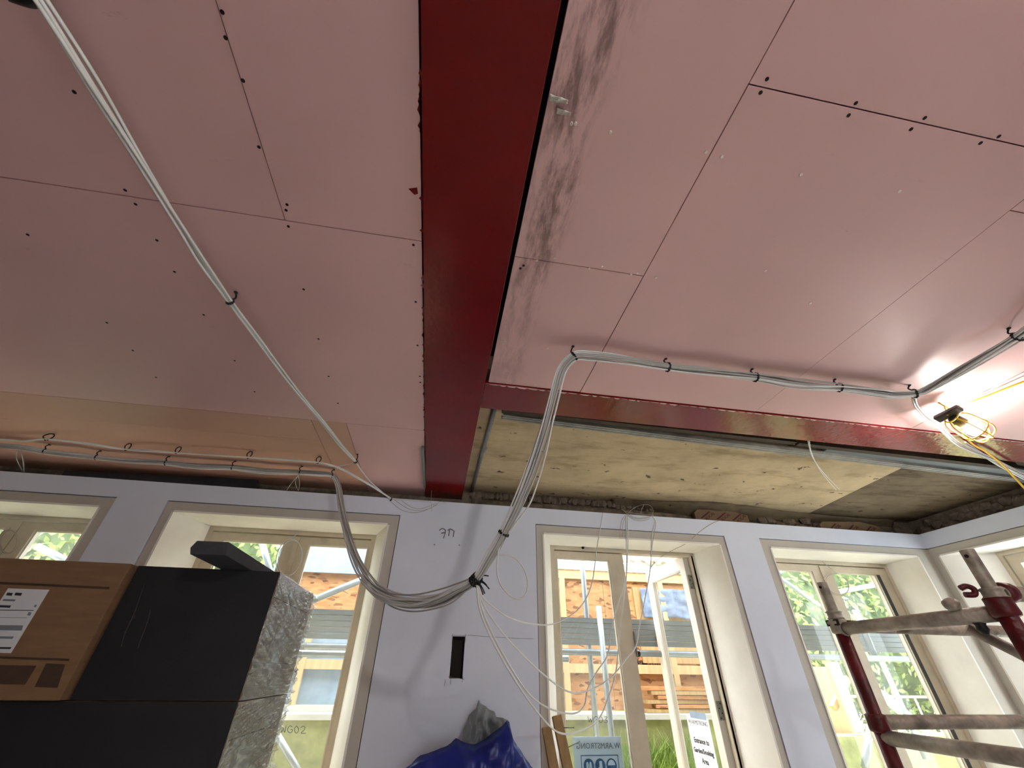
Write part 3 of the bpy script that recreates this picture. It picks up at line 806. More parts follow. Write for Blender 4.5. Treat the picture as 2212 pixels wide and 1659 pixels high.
# ------------------------------------------------------------------ steel beams
beam = empty('steel_beam', (-.02, .8, 2.69), 'wide dark red steel beam running from the foreground to the wall', 'beam')
ZB = 2.692
MB().box(BXL, BXR, -4.2, 3.3, ZB, ZB+.018).build('bottom_flange', M['red'], beam, bevel=.002)
MB().box(-.028, -.012, -4.2, 3.3, ZB+.018, 2.86).build('web', M['red'], beam)
rs = random.Random(11)
mb = MB()
for k in range(90):
    y = rs.uniform(-.1, 2.6); s = rs.uniform(.003, .012); l = rs.uniform(.006, .03)
    mb.prism([(BXL+.002, y-l, ZC-.0012), (BXL-s*.5, y-l*.6, ZC-.0012), (BXL-s, y, ZC-.0012), (BXL-s*.4, y+l*.5, ZC-.0012), (BXL+.002, y+l, ZC-.0012)], (0, 0, .0006))
c = at_z(892, 412, ZC)
mb.prism([(c.x-.012, c.y-.004, ZC-.0012), (c.x+.012, c.y-.012, ZC-.0012), (c.x+.014, c.y+.006, ZC-.0012), (c.x+.004, c.y+.011, ZC-.0012)], (0, 0, .0006))
mb.build('paint_smear', M['red'], beam, kind='stuff')
xbeam = empty('cross_beam', (2.2, 1.62, 2.69), 'glossy red steel cross beam between pink boards and bare concrete', 'beam')
MB().box(BXR+.002, 4.3, XB0, XB1, ZB+.002, ZB+.020).build('bottom_flange', M['redgloss'], xbeam, bevel=.002)
MB().box(BXR+.02, 4.3, 1.62, 1.635, ZB+.02, 2.86).build('web', M['red'], xbeam)
mb = MB(); x = .14
while x < 4.0:
    w_ = rs.uniform(.015, .06); d = rs.uniform(.001, .009)
    mb.prism([(x, XB0+.002, ZB+.0006), (x+w_, XB0+.002, ZB+.0006), (x+w_*.8, XB0+.002+d, ZB+.0006), (x+w_*.3, XB0+.002+d*.8, ZB+.0006)], (0, 0, .001)); x += w_*rs.uniform(.9, 1.4)
mb.build('paper_edge', M['board'], xbeam, kind='stuff')

# dark packing strip, metal channel and conduit under the concrete
q0 = at_z(1085, 886, ZS-.03); q1 = at_z(1716, 955, ZS-.03); q2 = at_z(1722, 957, ZS-.03); q3 = at_z(2120, 1000, ZS-.03)
MB().obox((q0.x, q0.y, ZS-.02), (q1.x, q1.y, ZS-.02), .035, .04).build('packing_strip', M['dark_timber'], label='dark timber strip behind the glossy red cross beam', cat='timber')
MB().obox((q2.x, q2.y, ZS-.02), (q3.x+.3, q3.y+.02, ZS-.02), .035, .04).build('packing_strip', M['dark_timber'], label='short dark timber strip behind the red beam near the caged lamp', cat='timber')
a = at_z(1085, 901, ZS-.045); b_ = at_z(2260, 1045, ZS-.045)
ch = empty('metal_channel', (a+b_)/2, 'long galvanised metal channel crossing the bare concrete ceiling', 'channel')
dv = (b_-a).normalized(); sd = Vector((-dv.y, dv.x, 0))
def chbar(off, w_, h_, dz, nm):
    MB().obox(a+sd*off+Vector((0, 0, dz)), b_+sd*off+Vector((0, 0, dz)), w_, h_).build(nm, M['galv'], ch)
chbar(0, .05, .002, 0, 'web'); chbar(.025, .002, .026, .012, 'flange'); chbar(-.025, .002, .026, .012, 'flange'); chbar(.012, .005, .004, -.002, 'rib'); chbar(-.010, .005, .004, -.002, 'rib')
MB().obox(at_z(1775, 975, ZS-.02), at_z(2200, 1021, ZS-.02)+Vector((.05, 0, 0)), .11, .014).build('grey_packing_board', M['greyboard'], label='grey board between the red cross beam and the metal channel', cat='board')
a = at_z(1068, 884, ZS-.012); b_ = at_z(1018, 1064, ZS-.012)
cd = empty('conduit_pipe', (a+b_)/2, 'grey conduit pipe beside the red beam on the concrete', 'pipe')
MB().tube([a+Vector((0, -.1, 0)), b_], .013, 10).build('pipe', M['conduit'], cd)
cm = at_z(1046, 970, ZS-.012); MB().tube([cm+Vector((0, -.015, 0)), cm+Vector((0, .015, 0))], .018, 10).build('saddle_clip', M['galv'], cd)
for (px0, py0, px1, py1) in ((913, 968, 917, 1050),):
    a = at_z(px0, py0, ZC-.012); b_ = at_z(px1, py1, ZC-.012)
    MB().obox(a, b_, .018, .02).build('steel_strap', M['plate'], label='short grey steel strap against the left side of the red beam', cat='strap')

# ================================================================== CABLES
def path(P, n=8):
    return [Vector(p) for p in crom([tuple(p) for p in P], n)]

PLA, PLB = .447, .774          # vertical plane the hanging bundle falls in: x = PLA-PLB*(y-1.2)
def on_drop(px, py):
    d = ray(px, py); t = (PLA+PLB*1.2)/(d.x+PLB*d.y)
    return EYE+d*t

def strands(parent, pts, n, R, r, mats, seed, flat=(1.0, 1.0), tw=1.3, name='cable', ends=0.0, rough=.25):
    """pts: list of (x,y,z,spread). n parallel strands wound loosely about the path"""
    rng = random.Random(seed)
    S = crom(pts, 9)
    C = [Vector(s[:3]) for s in S]; sp = [s[3] for s in S]
    T = [(C[min(i+1, len(C)-1)]-C[max(i-1, 0)]).normalized() for i in range(len(C))]
    L = [0]
    for i in range(1, len(C)): L.append(L[-1]+(C[i]-C[i-1]).length)
    nrm = Vector((0, 0, 1)); N = []
    for t in T:
        nrm = nrm-t*nrm.dot(t)
        if nrm.length < 1e-5: nrm = t.orthogonal()
        nrm.normalize(); N.append(nrm.copy())
    golden = 2.39996
    for k in range(n):
        rad = R*math.sqrt((k+.5)/n); ang = k*golden; ph = rng.uniform(0, 6.28); ph2 = rng.uniform(0, 6.28)
        pts_ = []
        for i, c in enumerate(C):
            a = ang+tw*L[i]+.5*math.sin(L[i]*3.1+ph); q = rad*sp[i]*(1+rough*math.sin(L[i]*4.3+ph2))
            bn = T[i].cross(N[i])
            pts_.append(c+N[i]*math.sin(a)*q*flat[1]+bn*math.cos(a)*q*flat[0])
        MB().tube(pts_, r, 6).build(name, mats[k % len(mats)], parent)
    return C

def tie(parent, c, t, R, hook=None, r=.0032, beads=True):
    """releasable tie: a ring round the bundle with a tail; hook = point on the ceiling it hangs from"""
    c = Vector(c); t = Vector(t).normalized(); a = t.orthogonal().normalized(); b = t.cross(a)
    mb = MB()
    mb.tube([c+(a*math.cos(q*math.pi/8)+b*math.sin(q*math.pi/8))*R for q in range(16)], r, 6, closed=True)
    if beads:
        for q in range(10):
            p = c+(a*math.cos(q*math.pi/5)+b*math.sin(q*math.pi/5))*R
            mb.lathe(p-t*.005, t, [(0, .002), (.0025, .0045), (.0075, .0045), (.010, .002)], 6)
    if hook is not None:
        h = Vector(hook); md = (c+h)/2+t*.012
        mb.tube(path([h, md+Vector((0, 0, .008)), c+Vector((0, 0, R))], 5), r, 6)
        mb.lathe(h+Vector((0, 0, -.004)), (0, 0, 1), [(0, .004), (.002, .007), (.004, .007)], 8)
    return mb.build('cable_tie', M['tie'], parent)

def up(p, z=ZC): return Vector((p[0], p[1], z))

# --- the main bundle: along the ceiling from the right, down in a loop, back up to the ceiling at left
bundle = empty('cable_bundle', (.2, 1.6, 1.8), 'thick bundle of grey-white cables looping from the ceiling below the red beam', 'cables')
hz = ZC-.045
BP = []
for (px, py, z, s) in ((2420, 560, hz, 1), (2300, 650, hz-.008, 1.1), (2197, 728, hz, .85), (2090, 792, hz-.012, 1.05), (2010, 838, hz-.002, .95), (1977, 850, hz, .8), (1930, 853, hz-.004, .95), (1895, 849, hz-.008, 1.05), (1813, 837, hz, .85), (1720, 829, hz-.008, 1.05),
                       (1632, 815, hz, .85), (1535, 804, hz-.007, 1.05), (1443, 793, hz, .85), (1340, 776, hz-.004, 1.05), (1275, 769, hz, 1.0)):
    p = at_z(px, py, z); BP.append((p.x, p.y, p.z, s))
DROP = []
for (px, py, s) in ((1240, 770, .9), (1213, 800, .95), (1198, 850, 1.0), (1178, 925, 1.05), (1152, 1005, 1.15), (1122, 1082, 1.05), (1088, 1152, .85), (1058, 1206, 1.0), (1028, 1252, .8), (990, 1275, 1.1), (945, 1295, 1.35), (895, 1303, 1.5),
                    (842, 1292, 1.35), (800, 1262, 1.15), (770, 1215, 1.0), (750, 1155, .95), (737, 1095, .9), (731, 1052, .85)):
    p = on_drop(px, py); DROP.append((p.x, p.y, p.z, s))
LEFT = []
for (px, py, z, s) in ((718, 1028, hz, .7), (690, 1024, hz, .75), (648, 1021, hz, .7), (575, 1018, hz-.006, .8), (502, 1010, hz, .7), (430, 1008, hz-.006, .8), (358, 1000, hz, .7), (280, 996, hz-.006, .8), (208, 988, hz, .7), (150, 981, hz-.004, .8), (96, 975, hz, .7), (40, 966, hz-.002, .7), (-40, 962, hz, .7)):
    p = at_z(px, py, z); LEFT.append((p.x, p.y, p.z, s))
cab = [M['cable'], M['cable_grey'], M['cable'], M['cable_grey'], M['cable']]
RB, rc = .019, .0034
strands(bundle, BP+DROP+LEFT, 17, RB, rc, cab, 1, flat=(1.15, .95))
def tangent(P, i):
    a, b = Vector(P[max(i-1, 0)][:3]), Vector(P[min(i+1, len(P)-1)][:3]); return b-a
for i in (2, 5, 8, 10, 12):
    tie(bundle, BP[i][:3], tangent(BP, i), RB*.95, up(BP[i]))
tie(bundle, DROP[0][:3], tangent(DROP, 1)+tangent(BP, 14), RB*.95, up(DROP[0]))
tie(bundle, DROP[6][:3], tangent(DROP, 6), RB*.95)
for d in (-.011, 0, .012):
    kp = Vector(DROP[8][:3])+tangent(DROP, 8).normalized()*d; tie(bundle, kp, tangent(DROP, 8), RB*1.0)
K = Vector(DROP[8][:3])
mb = MB()
for e in ((.045, -.01, .012), (.04, -.01, -.02), (.05, -.005, -.03), (.035, 0, -.045), (.028, -.01, -.05)):
    mb.tube(path([K, K+Vector(e)*.6+Vector((0, 0, .006)), K+Vector(e)], 4), .0024, 5)
mb.build('tie_tails', M['tie'], bundle)
for i in (0, 2, 4, 6, 8, 10):
    tie(bundle, LEFT[i][:3], tangent(LEFT, i), RB*.72, up(LEFT[i]), beads=False)
# strays that leave the bundle in the low loop
P = [on_drop(*q) for q in ((800, 1262), (822, 1290), (850, 1312), (895, 1321), (950, 1312), (985, 1296), (1020, 1262))]
MB().tube(path(P), .0030, 6).build('stray_cable', M['cable_grey'], bundle)
P = [on_drop(*q) for q in ((790, 1240), (815, 1268), (850, 1283), (900, 1284), (960, 1270), (1015, 1250))]
MB().tube(path(P), .0030, 6).build('stray_cable', M['cable_grey'], bundle)
P = [on_drop(*q) for q in ((1190, 900), (1172, 985), (1152, 1052), (1136, 1092), (1112, 1125), (1092, 1152))]
MB().tube(path([p+Vector((.01, -.01, 0)) for p in P]), .0030, 6).build('stray_cable', M['cable'], bundle)
# tails tucked over the wall at left
for q in (((646, 1024, 2.62), (638, 1042, 2.70), (644, 1060, 2.97)), ((646, 1024, 2.62), (628, 1046, 2.70), (619, 1060, 2.97)), ((644, 1024, 2.62), (647, 1044, 2.72), (645, 1060, 2.97)),
          ((40, 968, 2.72), (36, 990, 2.78), (50, 1020, 2.99)), ((44, 970, 2.72), (50, 995, 2.80), (52, 1022, 2.99))):
    MB().tube(path([at_y(*p) for p in q]), .0036 if q[0][0] < 100 else .0022, 6).build('tail', M['cable_grey'], bundle)
# branch leaving the bundle past the caged lamp
P = [at_z(1975, 858, hz), at_z(1980, 876, hz-.01), at_z(2000, 898, hz-.02), at_z(2034, 926, hz-.022), at_z(2066, 956, hz-.022), at_z(2110, 978, hz-.012), at_z(2160, 1000, hz-.01), at_z(2230, 1036, hz)]
br = empty('cable_branch', P[3], 'short grey cable branch dropping from the bundle past the caged lamp', 'cables')
strands(br, [(p.x, p.y, p.z, 1) for p in P], 5, .011, .0036, cab, 6, tw=2)

# --- white diagonal run, left ceiling
hz2 = ZC-.05
dg = [(40, -60, hz2, 1.1), (88, 10, hz2, 1.0), (200, 190, hz2-.004, 1.25), (300, 345, hz2-.004, .9), (395, 495, hz2-.004, 1.0), (440, 568, hz2-.004, 1.15), (497, 652, hz2, .7), (548, 722, hz2-.003, .8), (605, 800, hz2-.002, .9), (660, 868, hz2, .7), (705, 920, hz2, .9), (738, 962, hz2, .8), (768, 997, hz2, .5)]
DG = [(*at_z(px, py, z), s) for px, py, z, s in dg]
diag = empty('cable_run', DG[6][:3], 'white cables stretched diagonally across the left ceiling', 'cables')
strands(diag, DG, 4, .011, .0042, [M['cable']], 9, tw=1.6, rough=.5)
tie(diag, DG[6][:3], tangent(DG, 6), .010, up(DG[6]))
tie(diag, DG[-1][:3], tangent(DG, len(DG)-1), .009, up(DG[-1]))
P = [at_z(22, -10, ZC-.02), at_z(60, 2, ZC-.03), at_z(80, -2, ZC-.035)]
MB().tube(path(P), .012, 8).build('cable_tie', M['tie'], diag)
endw = at_y(846, 1077, YW-.012)
P = [Vector(DG[-1][:3]), at_y(782, 1018, 2.60), at_y(800, 1040, 2.74), at_y(822, 1060, 2.86), endw, at_y(890, 1081, YW-.006), at_y(930, 1084, YW-.005)]
MB().tube(path(P), .0042, 6).build('cable', M['cable'], diag)

# --- upper pair of white cables along the left ceiling edge
up_ = [(-60, 949, ZC-.04, 1.2), (0, 950, ZC-.04, 1.3), (50, 953, ZC-.042, 1.4), (100, 949, ZC-.036, .5), (180, 957, ZC-.045, .8), (272, 971, ZC-.04, .5), (330, 974, ZC-.043, 1.2), (381, 978, ZC-.04, .5), (460, 983, ZC-.044, 1.2), (536, 988, ZC-.04, .6), (615, 993, ZC-.044, 1.4), (686, 999, ZC-.04, .6)]
UP = [(*at_z(px, py, z), s) for px, py, z, s in up_]
run = empty('cable_run', UP[6][:3], 'pair of thin white cables hung in loops along the ceiling edge at far left', 'cables')
UP2 = [(*at_y(735, 1012, 2.62), 1.0), (*at_y(790, 1042, 2.76), 1.0), (*at_y(843, 1076, YW-.012), .5)]
strands(run, UP+UP2[:0]+UP2, 2, .006, .0040, [M['cable']], 12, tw=2.2, rough=.4)
for i in (3, 5, 7, 9, 11):
    c = Vector(UP[i][:3]); h = up(c); t = tangent(UP, i).normalized(); md = (c+h)/2
    s_ = t*.014 if i != 3 else t*.03
    mb = MB(); mb.tube(path([c-Vector((0, 0, .008)), md-s_, h-s_*.3-Vector((0, 0, .002)), h+s_*.6-Vector((0, 0, .002)), md+s_, c+s_*.3-Vector((0, 0, .006))], 6), .0032, 6)
    mb.build('cable_tie', M['tie'], run)
P = [at_y(690, 1000, 2.53), at_y(720, 1008, 2.50), at_y(748, 1004, 2.47), Vector(DG[-1][:3])]
MB().tube(path(P), .0026, 6).build('cable', M['cable'], run)
tie(run, at_y(845, 1079, YW-.012), (1, 0, -.4), .010, beads=False)
# loose wire ends lying over the top of the wall
lw = empty('loose_wires', at_y(880, 1090, YW-.006), 'faint loose wires drooping over the white wall top left of the beam end', 'wires')
for q in (((850, 1078), (880, 1098), (905, 1103), (930, 1098), (950, 1084), (962, 1086)), ((840, 1080), (865, 1100), (890, 1107), (915, 1104), (945, 1090)), ((862, 1078), (890, 1096), (912, 1098), (940, 1088))):
    MB().tube(path([at_y(px, py, YW-.005) for px, py in q]), .0014, 5).build('wire', M['cable_dim'], lw)
MB().tube(path([at_y(px, py, YW-.004) for px, py in ((932, 1060), (931, 1085), (933, 1105), (908, 1124))][:3]), .0012, 5).build('wire', M['cable_dim'], lw)

# --- thin cables slung from the knot across the door to the wall top
def slung(label, q, r=.0031, mat='cable', name='slung_cable'):
    pts = [K+Vector((.004, -.004, -.012))]+[at_y(px, py, Y) for px, py, Y in q]
    return MB().tube(path(pts, 8), r, 6).build(name, M[mat], label=label, cat='cable', group='thin cables slung from the knot to the wall top')
slung('thin white cable making the shallowest sag from the knot, ending left above the door',
      ((1040, 1285, 1.62), (1062, 1308, 1.70), (1100, 1334, 1.85), (1150, 1348, 2.08), (1200, 1346, 2.30), (1250, 1315, 2.52), (1278, 1262, 2.70), (1290, 1180, 2.85), (1303, 1108, 2.94)), .0033)
slung('thin cable sagging across the door and rising past the black knob',
      ((1042, 1300, 1.62), (1062, 1335, 1.68), (1100, 1384, 1.80), (1166, 1450, 2.02), (1228, 1494, 2.22), (1273, 1491, 2.38), (1320, 1463, 2.52), (1352, 1424, 2.62), (1374, 1396, 2.68), (1382, 1350, 2.74), (1394, 1289, 2.82), (1405, 1226, 2.88), (1408, 1160, 2.92), (1416, 1124, 2.935)), .0036)
slung('thin cable with an S bend crossing the written glass of the door',
      ((1040, 1310, 1.62), (1062, 1366, 1.68), (1100, 1436, 1.80), (1144, 1500, 1.95), (1192, 1533, 2.12), (1240, 1541, 2.28), (1262, 1524, 2.36), (1270, 1487, 2.44), (1290, 1450, 2.54), (1313, 1413, 2.64), (1320, 1362, 2.72), (1335, 1307, 2.80), (1352, 1250, 2.86), (1353, 1170, 2.92), (1352, 1114, 2.94)), .0036)
slung('thin cable making the deepest sag, down over the leaning timber',
      ((1036, 1315, 1.61), (1058, 1372, 1.66), (1098, 1446, 1.78), (1155, 1531, 1.98), (1206, 1582, 2.14), (1254, 1579, 2.30), (1291, 1556, 2.42), (1313, 1509, 2.54), (1331, 1447, 2.66), (1339, 1362, 2.76), (1351, 1270, 2.85), (1356, 1190, 2.91), (1356, 1114, 2.94)), .0036)
P = [on_drop(1084, 1160), on_drop(1076, 1195)] + [at_y(px, py, 1.52) for px, py in ((1074, 1235), (1081, 1262), (1100, 1285), (1120, 1294), (1135, 1284), (1140, 1262), (1135, 1236), (1118, 1210), (1098, 1200), (1078, 1199))]
MB().tube(path(P), .0026, 6).build('looped_cable', M['cable'], label='single white cable hanging in a round loop right of the knot', cat='cable')
# coil and wires at the wall top above the door
coil = empty('wire_coil', at_y(1380, 1108, YW-.01), 'small coil of wire resting on the wall top above the door', 'wires')
YC = YW-.012
for q in (((1342, 1100), (1356, 1106), (1380, 1110), (1408, 1112)), ((1359, 1106), (1372, 1096), (1390, 1090), (1402, 1091), (1410, 1099), (1410, 1109), (1405, 1116), (1385, 1121), (1366, 1118), (1356, 1108)),
          ((1384, 1110), (1386, 1100), (1391, 1091)), ((1345, 1101), (1360, 1113), (1380, 1119), (1400, 1116), (1412, 1113)), ((1353, 1110), (1368, 1122), (1388, 1125), (1404, 1120)),
          ((1352, 1112), (1344, 1122), (1340, 1140), (1339, 1162)), ((1355, 1112), (1348, 1124), (1345, 1140), (1344, 1160))):
    MB().tube(path([at_y(px, py, YC) for px, py in q]), .0016, 5).build('wire', M['cable_dim'], coil)
P = [at_y(1408, 1114, YC), at_y(1416, 1128, 2.93), at_y(1414, 1150, 2.92), at_y(1409, 1176, 2.94), at_y(1408, 1200, 2.99), at_y(1413, 1214, 3.06), at_y(1406, 1226, 3.06)]
MB().tube(path(P), .0022, 6).build('hanging_wire', M['cable_dim'], label='wire hanging from the coil in front of the door gap', cat='wire')
P = [at_y(1552, 1125, YC), at_y(1534, 1133, 2.92), at_y(1510, 1150, 2.93), at_y(1482, 1174, 2.98), at_y(1450, 1190, 3.03), at_y(1425, 1206, 3.06), at_y(1404, 1226, 3.06)]
MB().tube(path(P), .0022, 6).build('hanging_wire', M['cable_dim'], label='wire slanting down across the top right corner of the door casing', cat='wire')
P = [at_y(1351, 1198, 2.95), at_y(1380, 1207, 3.02), at_y(1404, 1222, 3.06)]
MB().tube(path(P), .0018, 6).build('hanging_wire', M['cable_dim'], label='short wire crossing the door gap just under its head', cat='wire')
P = [at_z(1748, 950, ZS-.06), at_z(1752, 975, ZS-.07), at_z(1765, 1005, ZS-.06), at_z(1782, 1030, ZS-.07), at_z(1806, 1058, ZS-.075)]
mb = empty('cut_cable', P[0], 'pair of short cut wires hanging from the metal channel', 'wires')
MB().tube(path(P), .0024, 6).build('wire', M['cable'], mb)
MB().tube(path([at_z(1745, 952, ZS-.06), at_z(1754, 985, ZS-.07), at_z(1776, 1018, ZS-.065), at_z(1814, 1058, ZS-.07)]), .0024, 6).build('wire', M['cable'], mb)

def ring_wire(label, cx, cy, rx, ry, top, Y, rot=0, mat='cable_dim', r=.0020):
    o = empty('window_wire', at_y(cx, cy, Y), label, 'wire')
    for s, dx in ((1, 0), (.93, 3)):
        pts = []
        for k in range(24):
            a = 2*math.pi*k/24
            x, y = rx*s*math.cos(a), ry*s*math.sin(a)
            pts.append(at_y(cx+dx+x*math.cos(rot)-y*math.sin(rot), cy+x*math.sin(rot)+y*math.cos(rot), Y))
        MB().tube(pts, r, 5, closed=True).build('loop', M[mat], o)
    MB().tube(path([at_y(*top, Y), at_y((top[0]+cx)/2+2, (top[1]+cy-ry)/2, Y), at_y(cx+3, cy-ry, Y)]), r, 5).build('tail', M[mat], o)
ring_wire('pale wire loop hung on the middle of the window behind the black carton', 624, 1205, 27, 41, (643, 1153), YS-.02, .25, 'cable', r=.0026)
ring_wire('thin wire loop hung on the middle of the window behind the scaffold post', 1806, 1262, 29, 22, (1776, 1213), YS-.02, .6)
ring_wire('wire loop hung on the far left window above the cardboard carton', 16, 1170, 20, 26, (22, 1140), YS-.02, .2, r=.0028)

# ================================================================== CAGED SITE LAMPS
def site_lamp(B, T, label, bulb='bulb'):
    B, T = Vector(B), Vector(T); ax = (T-B).normalized(); Ln = (T-B).length
    root = empty('caged_lamp', B, label, 'lamp')
    s1 = ax.orthogonal().normalized(); s1 = (Vector((0, 0, 1))-ax*ax.z).normalized(); s2 = ax.cross(s1)
    MB().lathe(B+ax*.02, ax, [(0, .012), (.004, .022), (.05, .024), (.058, .02)], 16).build('lamp_holder', M['black'], root)
    hd = MB(); hd.obox(B-s2*.055+ax*.005+s1*.012, B+s2*.055+ax*.005+s1*.012, .034, .024, up=s1); hd.build('bracket', M['black'], root, bevel=.004)
    bc = B+ax*.075
    MB().lathe(bc, ax, [(0, .013), (.012, .016), (.025, .027), (.042, .033), (.058, .031), (.070, .022), (.077, .010), (.079, .001)], 20).build('bulb', M[bulb], root)
    R_ = .056
    def ringp(d, rr, n=24): return [B+ax*d+(s1*math.cos(2*math.pi*k/n)+s2*math.sin(2*math.pi*k/n))*rr for k in range(n)]
    for d, rr in ((.02, .030), (.125, R_)):
        MB().tube(ringp(d, rr), .0034, 6, closed=True).build('cage_ring', M['yellow'], root)
    for k in range(3):
        a_ = math.pi*k/3+.3; e = s1*math.cos(a_)+s2*math.sin(a_)
        MB().tube(path([B+ax*.02+e*.030, B+ax*.05+e*.050, B+ax*.125+e*R_, B+ax*(Ln-.03)+e*R_*.95, B+ax*(Ln-.005)+e*R_*.55, B+ax*Ln, B+ax*(Ln-.005)-e*R_*.55, B+ax*(Ln-.03)-e*R_*.95, B+ax*.125-e*R_, B+ax*.05-e*.050, B+ax*.02-e*.030], 5), .0034, 6).build('cage_bar', M['yellow'], root)
    MB().tube(path([B+s1*.02, B+s1*.05-ax*.01, B+s1*.055+ax*.01, Vector((B.x, B.y, ZC))], 5), .0035, 6).build('hook', M['yellow'], root)
    return root
LB = at_z(2046, 896, ZC-.070); LTIP = at_z(2136, 944, ZC-.175)
site_lamp(LB, LTIP, 'lit site lamp in a yellow wire cage under the ceiling at right')
L2 = Vector((.55, -1.15, ZC-.05))
site_lamp(L2, L2+Vector((.17, .04, -.12)), 'second lit caged site lamp on the same yellow cable behind the viewer', 'bulb_far')
# yellow festoon cable
yc = empty('yellow_cable', LB, 'yellow lamp cable running over the ceiling to the caged lamp', 'cable')
MB().tube(path([at_z(2300, 795, ZC-.02), at_z(2212, 824, ZC-.02), at_z(2130, 856, ZC-.022), at_z(2060, 882, ZC-.03), LB], 6), .0045, 6).build('cable', M['yellow'], yc)
MB().tube(path([at_z(2290, 780, ZC-.02), at_z(2212, 812, ZC-.02), at_z(2130, 850, ZC-.02), at_z(2066, 880, ZC-.03)], 6), .0028, 6).build('cable', M['cable_dim'], yc)
MB().tube(path([at_z(2300, 795, ZC-.02), Vector((3.2, .5, ZC-.02)), Vector((2.4, -.8, ZC-.02)), L2], 8), .0045, 6).build('cable', M['yellow'], yc)
P = [LB+Vector((.06, .03, -.03)), at_z(2098, 957, ZC-.085), at_z(2128, 975, ZC-.10), at_z(2160, 1000, ZC-.14), at_z(2190, 1030, ZC-.19), at_z(2225, 1068, ZC-.26), at_z(2290, 1140, ZC-.40), at_z(2330, 1300, ZC-.75)]
MB().tube(path(P), .0052, 8).build('drop_cable', M['yellow'], label='yellow cable hanging down to the right from the caged lamp', cat='cable')
P = [at_z(2085, 955, ZC-.03), at_z(2120, 978, ZC-.03), at_z(2160, 1003, ZC-.03), at_z(2230, 1040, ZC-.03), at_z(2330, 1085, ZC-.03)]
wc = empty('white_cable_pair', P[2], 'pair of white cables crossing the red beam right of the lamp', 'cables')
MB().tube(path(P), .0045, 6).build('cable', M['cable'], wc)
MB().tube(path([p+Vector((.05, .03, 0)) for p in P]), .0045, 6).build('cable', M['cable'], wc)

# ================================================================== CARTONS
YB = 2.10
XE = -.702          # right face of the stack
ZTOP, ZSEAM = 1.952, 1.498
def carton(name, x0, x1, y0, y1, z0, z1, body, label, front=None):
    root = empty(name, ((x0+x1)/2, (y0+y1)/2, z0), label, 'box')
    MB().box(x0, x1, y0, y1, z0, z1).build('body', M[body], root, bevel=.004)
    if front: MB().box(x0+.001, x1+.001, y0-.004, y0, z0+.001, z1).build('front_panel', M[front], root)
    return root
XC = -1.282
cb = carton('black_carton', XC+.008, XE, YB, 2.78, ZSEAM, ZTOP, 'carton_pale', 'black-fronted carton wrapped in clear film, topmost beside the window', 'carton_black')
lowc = carton('black_carton', -2.25, XE, YB, 2.78, .98, ZSEAM-.004, 'carton_pale', 'black-fronted carton under the cardboard box and the top black carton', 'carton_black')
carton('black_carton', -2.25, XE, YB, 2.78, 0, .976, 'carton_pale', 'black-fronted carton at the bottom of the stack, below the picture edge', 'carton_black')
# stretch film with wrinkles over the right face
def film(root, z0, z1):
    rng = random.Random(int(z0*100))
    def fn(u, v):
        y = YB-.012+u*(2.80-YB)
        w_ = .004+.010*abs(mnoise.noise(Vector((u*4, v*22+u*6, z0))))+.05*max(0, u-.62)*abs(mnoise.noise(Vector((u*7, v*40+u*9, 3))))/.38
        return Vector((XE+.002+w_, y, z0+v*(z1-z0)))
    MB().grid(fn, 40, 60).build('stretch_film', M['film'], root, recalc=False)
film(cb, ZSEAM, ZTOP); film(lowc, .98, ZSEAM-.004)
for (z, l) in ((ZTOP-.10, .62), (ZSEAM+.12, .6), (ZSEAM-.12, .6)):
    MB().box(XE, XE+.0015, YB+.02, YB+l, z, z+.004).build('crease', M['ink'], cb if z > ZSEAM else lowc)
MB().box(XE, XE+.001, YB+.18, YB+.36, ZSEAM+.10, ZSEAM+.26).build('sticker', M['paper'], cb)
MB().box(XE, XE+.001, YB+.18, YB+.36, ZSEAM-.36, ZSEAM-.16).build('sticker', M['paper'], lowc)

for q in (((313, 1258), (304, 1285), (288, 1330), (270, 1368), (262, 1398)), ((325, 1318), (318, 1345), (305, 1380), (298, 1400)), ((292, 1328), (289, 1336))):
    MB().tube(path([at_y(px, py, YB-.006) for px, py in q]), .0016, 5).build('film_wrinkle', M['film'], cb)
YK = 2.06
ck = empty('cardboard_carton', (-1.75, 2.3, ZSEAM), 'brown cardboard carton with a white shipping label at the left edge', 'box')
MB().box(-2.20, XC, YK, 2.7, ZSEAM-.001+.001, 1.953).build('body', M['carton'], ck, bevel=.005)
def onface(name, pts, mat, par, th=.0012):
    return MB().prism([at_y(px, py, YK) for px, py in pts], (0, -th, 0)).build(name, M[mat], par)
onface('flap_slot', [(-20, 1256), (237, 1268), (236, 1273), (-20, 1261)], 'ink', ck)
onface('flap_slot', [(-20, 1417), (150, 1423), (149, 1428), (-20, 1422)], 'ink', ck)
lb = onface('shipping_label', [(18, 1271), (107, 1274), (24, 1411), (-70, 1408)], 'label', ck)
for (x0, y0, x1, y1, k) in ((16, 1280, 28, 1286, 'print'), (34, 1280, 48, 1286, 'print'), (8, 1294, 34, 1298, 'printgrey'), (0, 1307, 24, 1312, 'print'), (76, 1306, 80, 1311, 'printgrey'), (-10, 1317, 74, 1318.5, 'print'), (62, 1322, 68, 1329, 'printgrey'),
                       (-20, 1333, 60, 1334, 'printgrey'), (-30, 1350, 50, 1361, 'printgrey'), (-40, 1374, 30, 1379, 'printgrey'), (-40, 1397, 25, 1401, 'print')):
    MB().prism([at_y(x, y, YK-.0015) for x, y in ((x0, y0), (x1, y0+1), (x1-3, y1+1), (x0-3, y1))], (0, -.0006, 0)).build('print_line', M[k], lb)
onface('printed_panel', [(100, 1433), (141, 1435), (124, 1486), (75, 1484)], 'ink', ck)
onface('printed_panel', [(-30, 1436), (79, 1438), (54, 1479), (-40, 1477)], 'ink', ck)

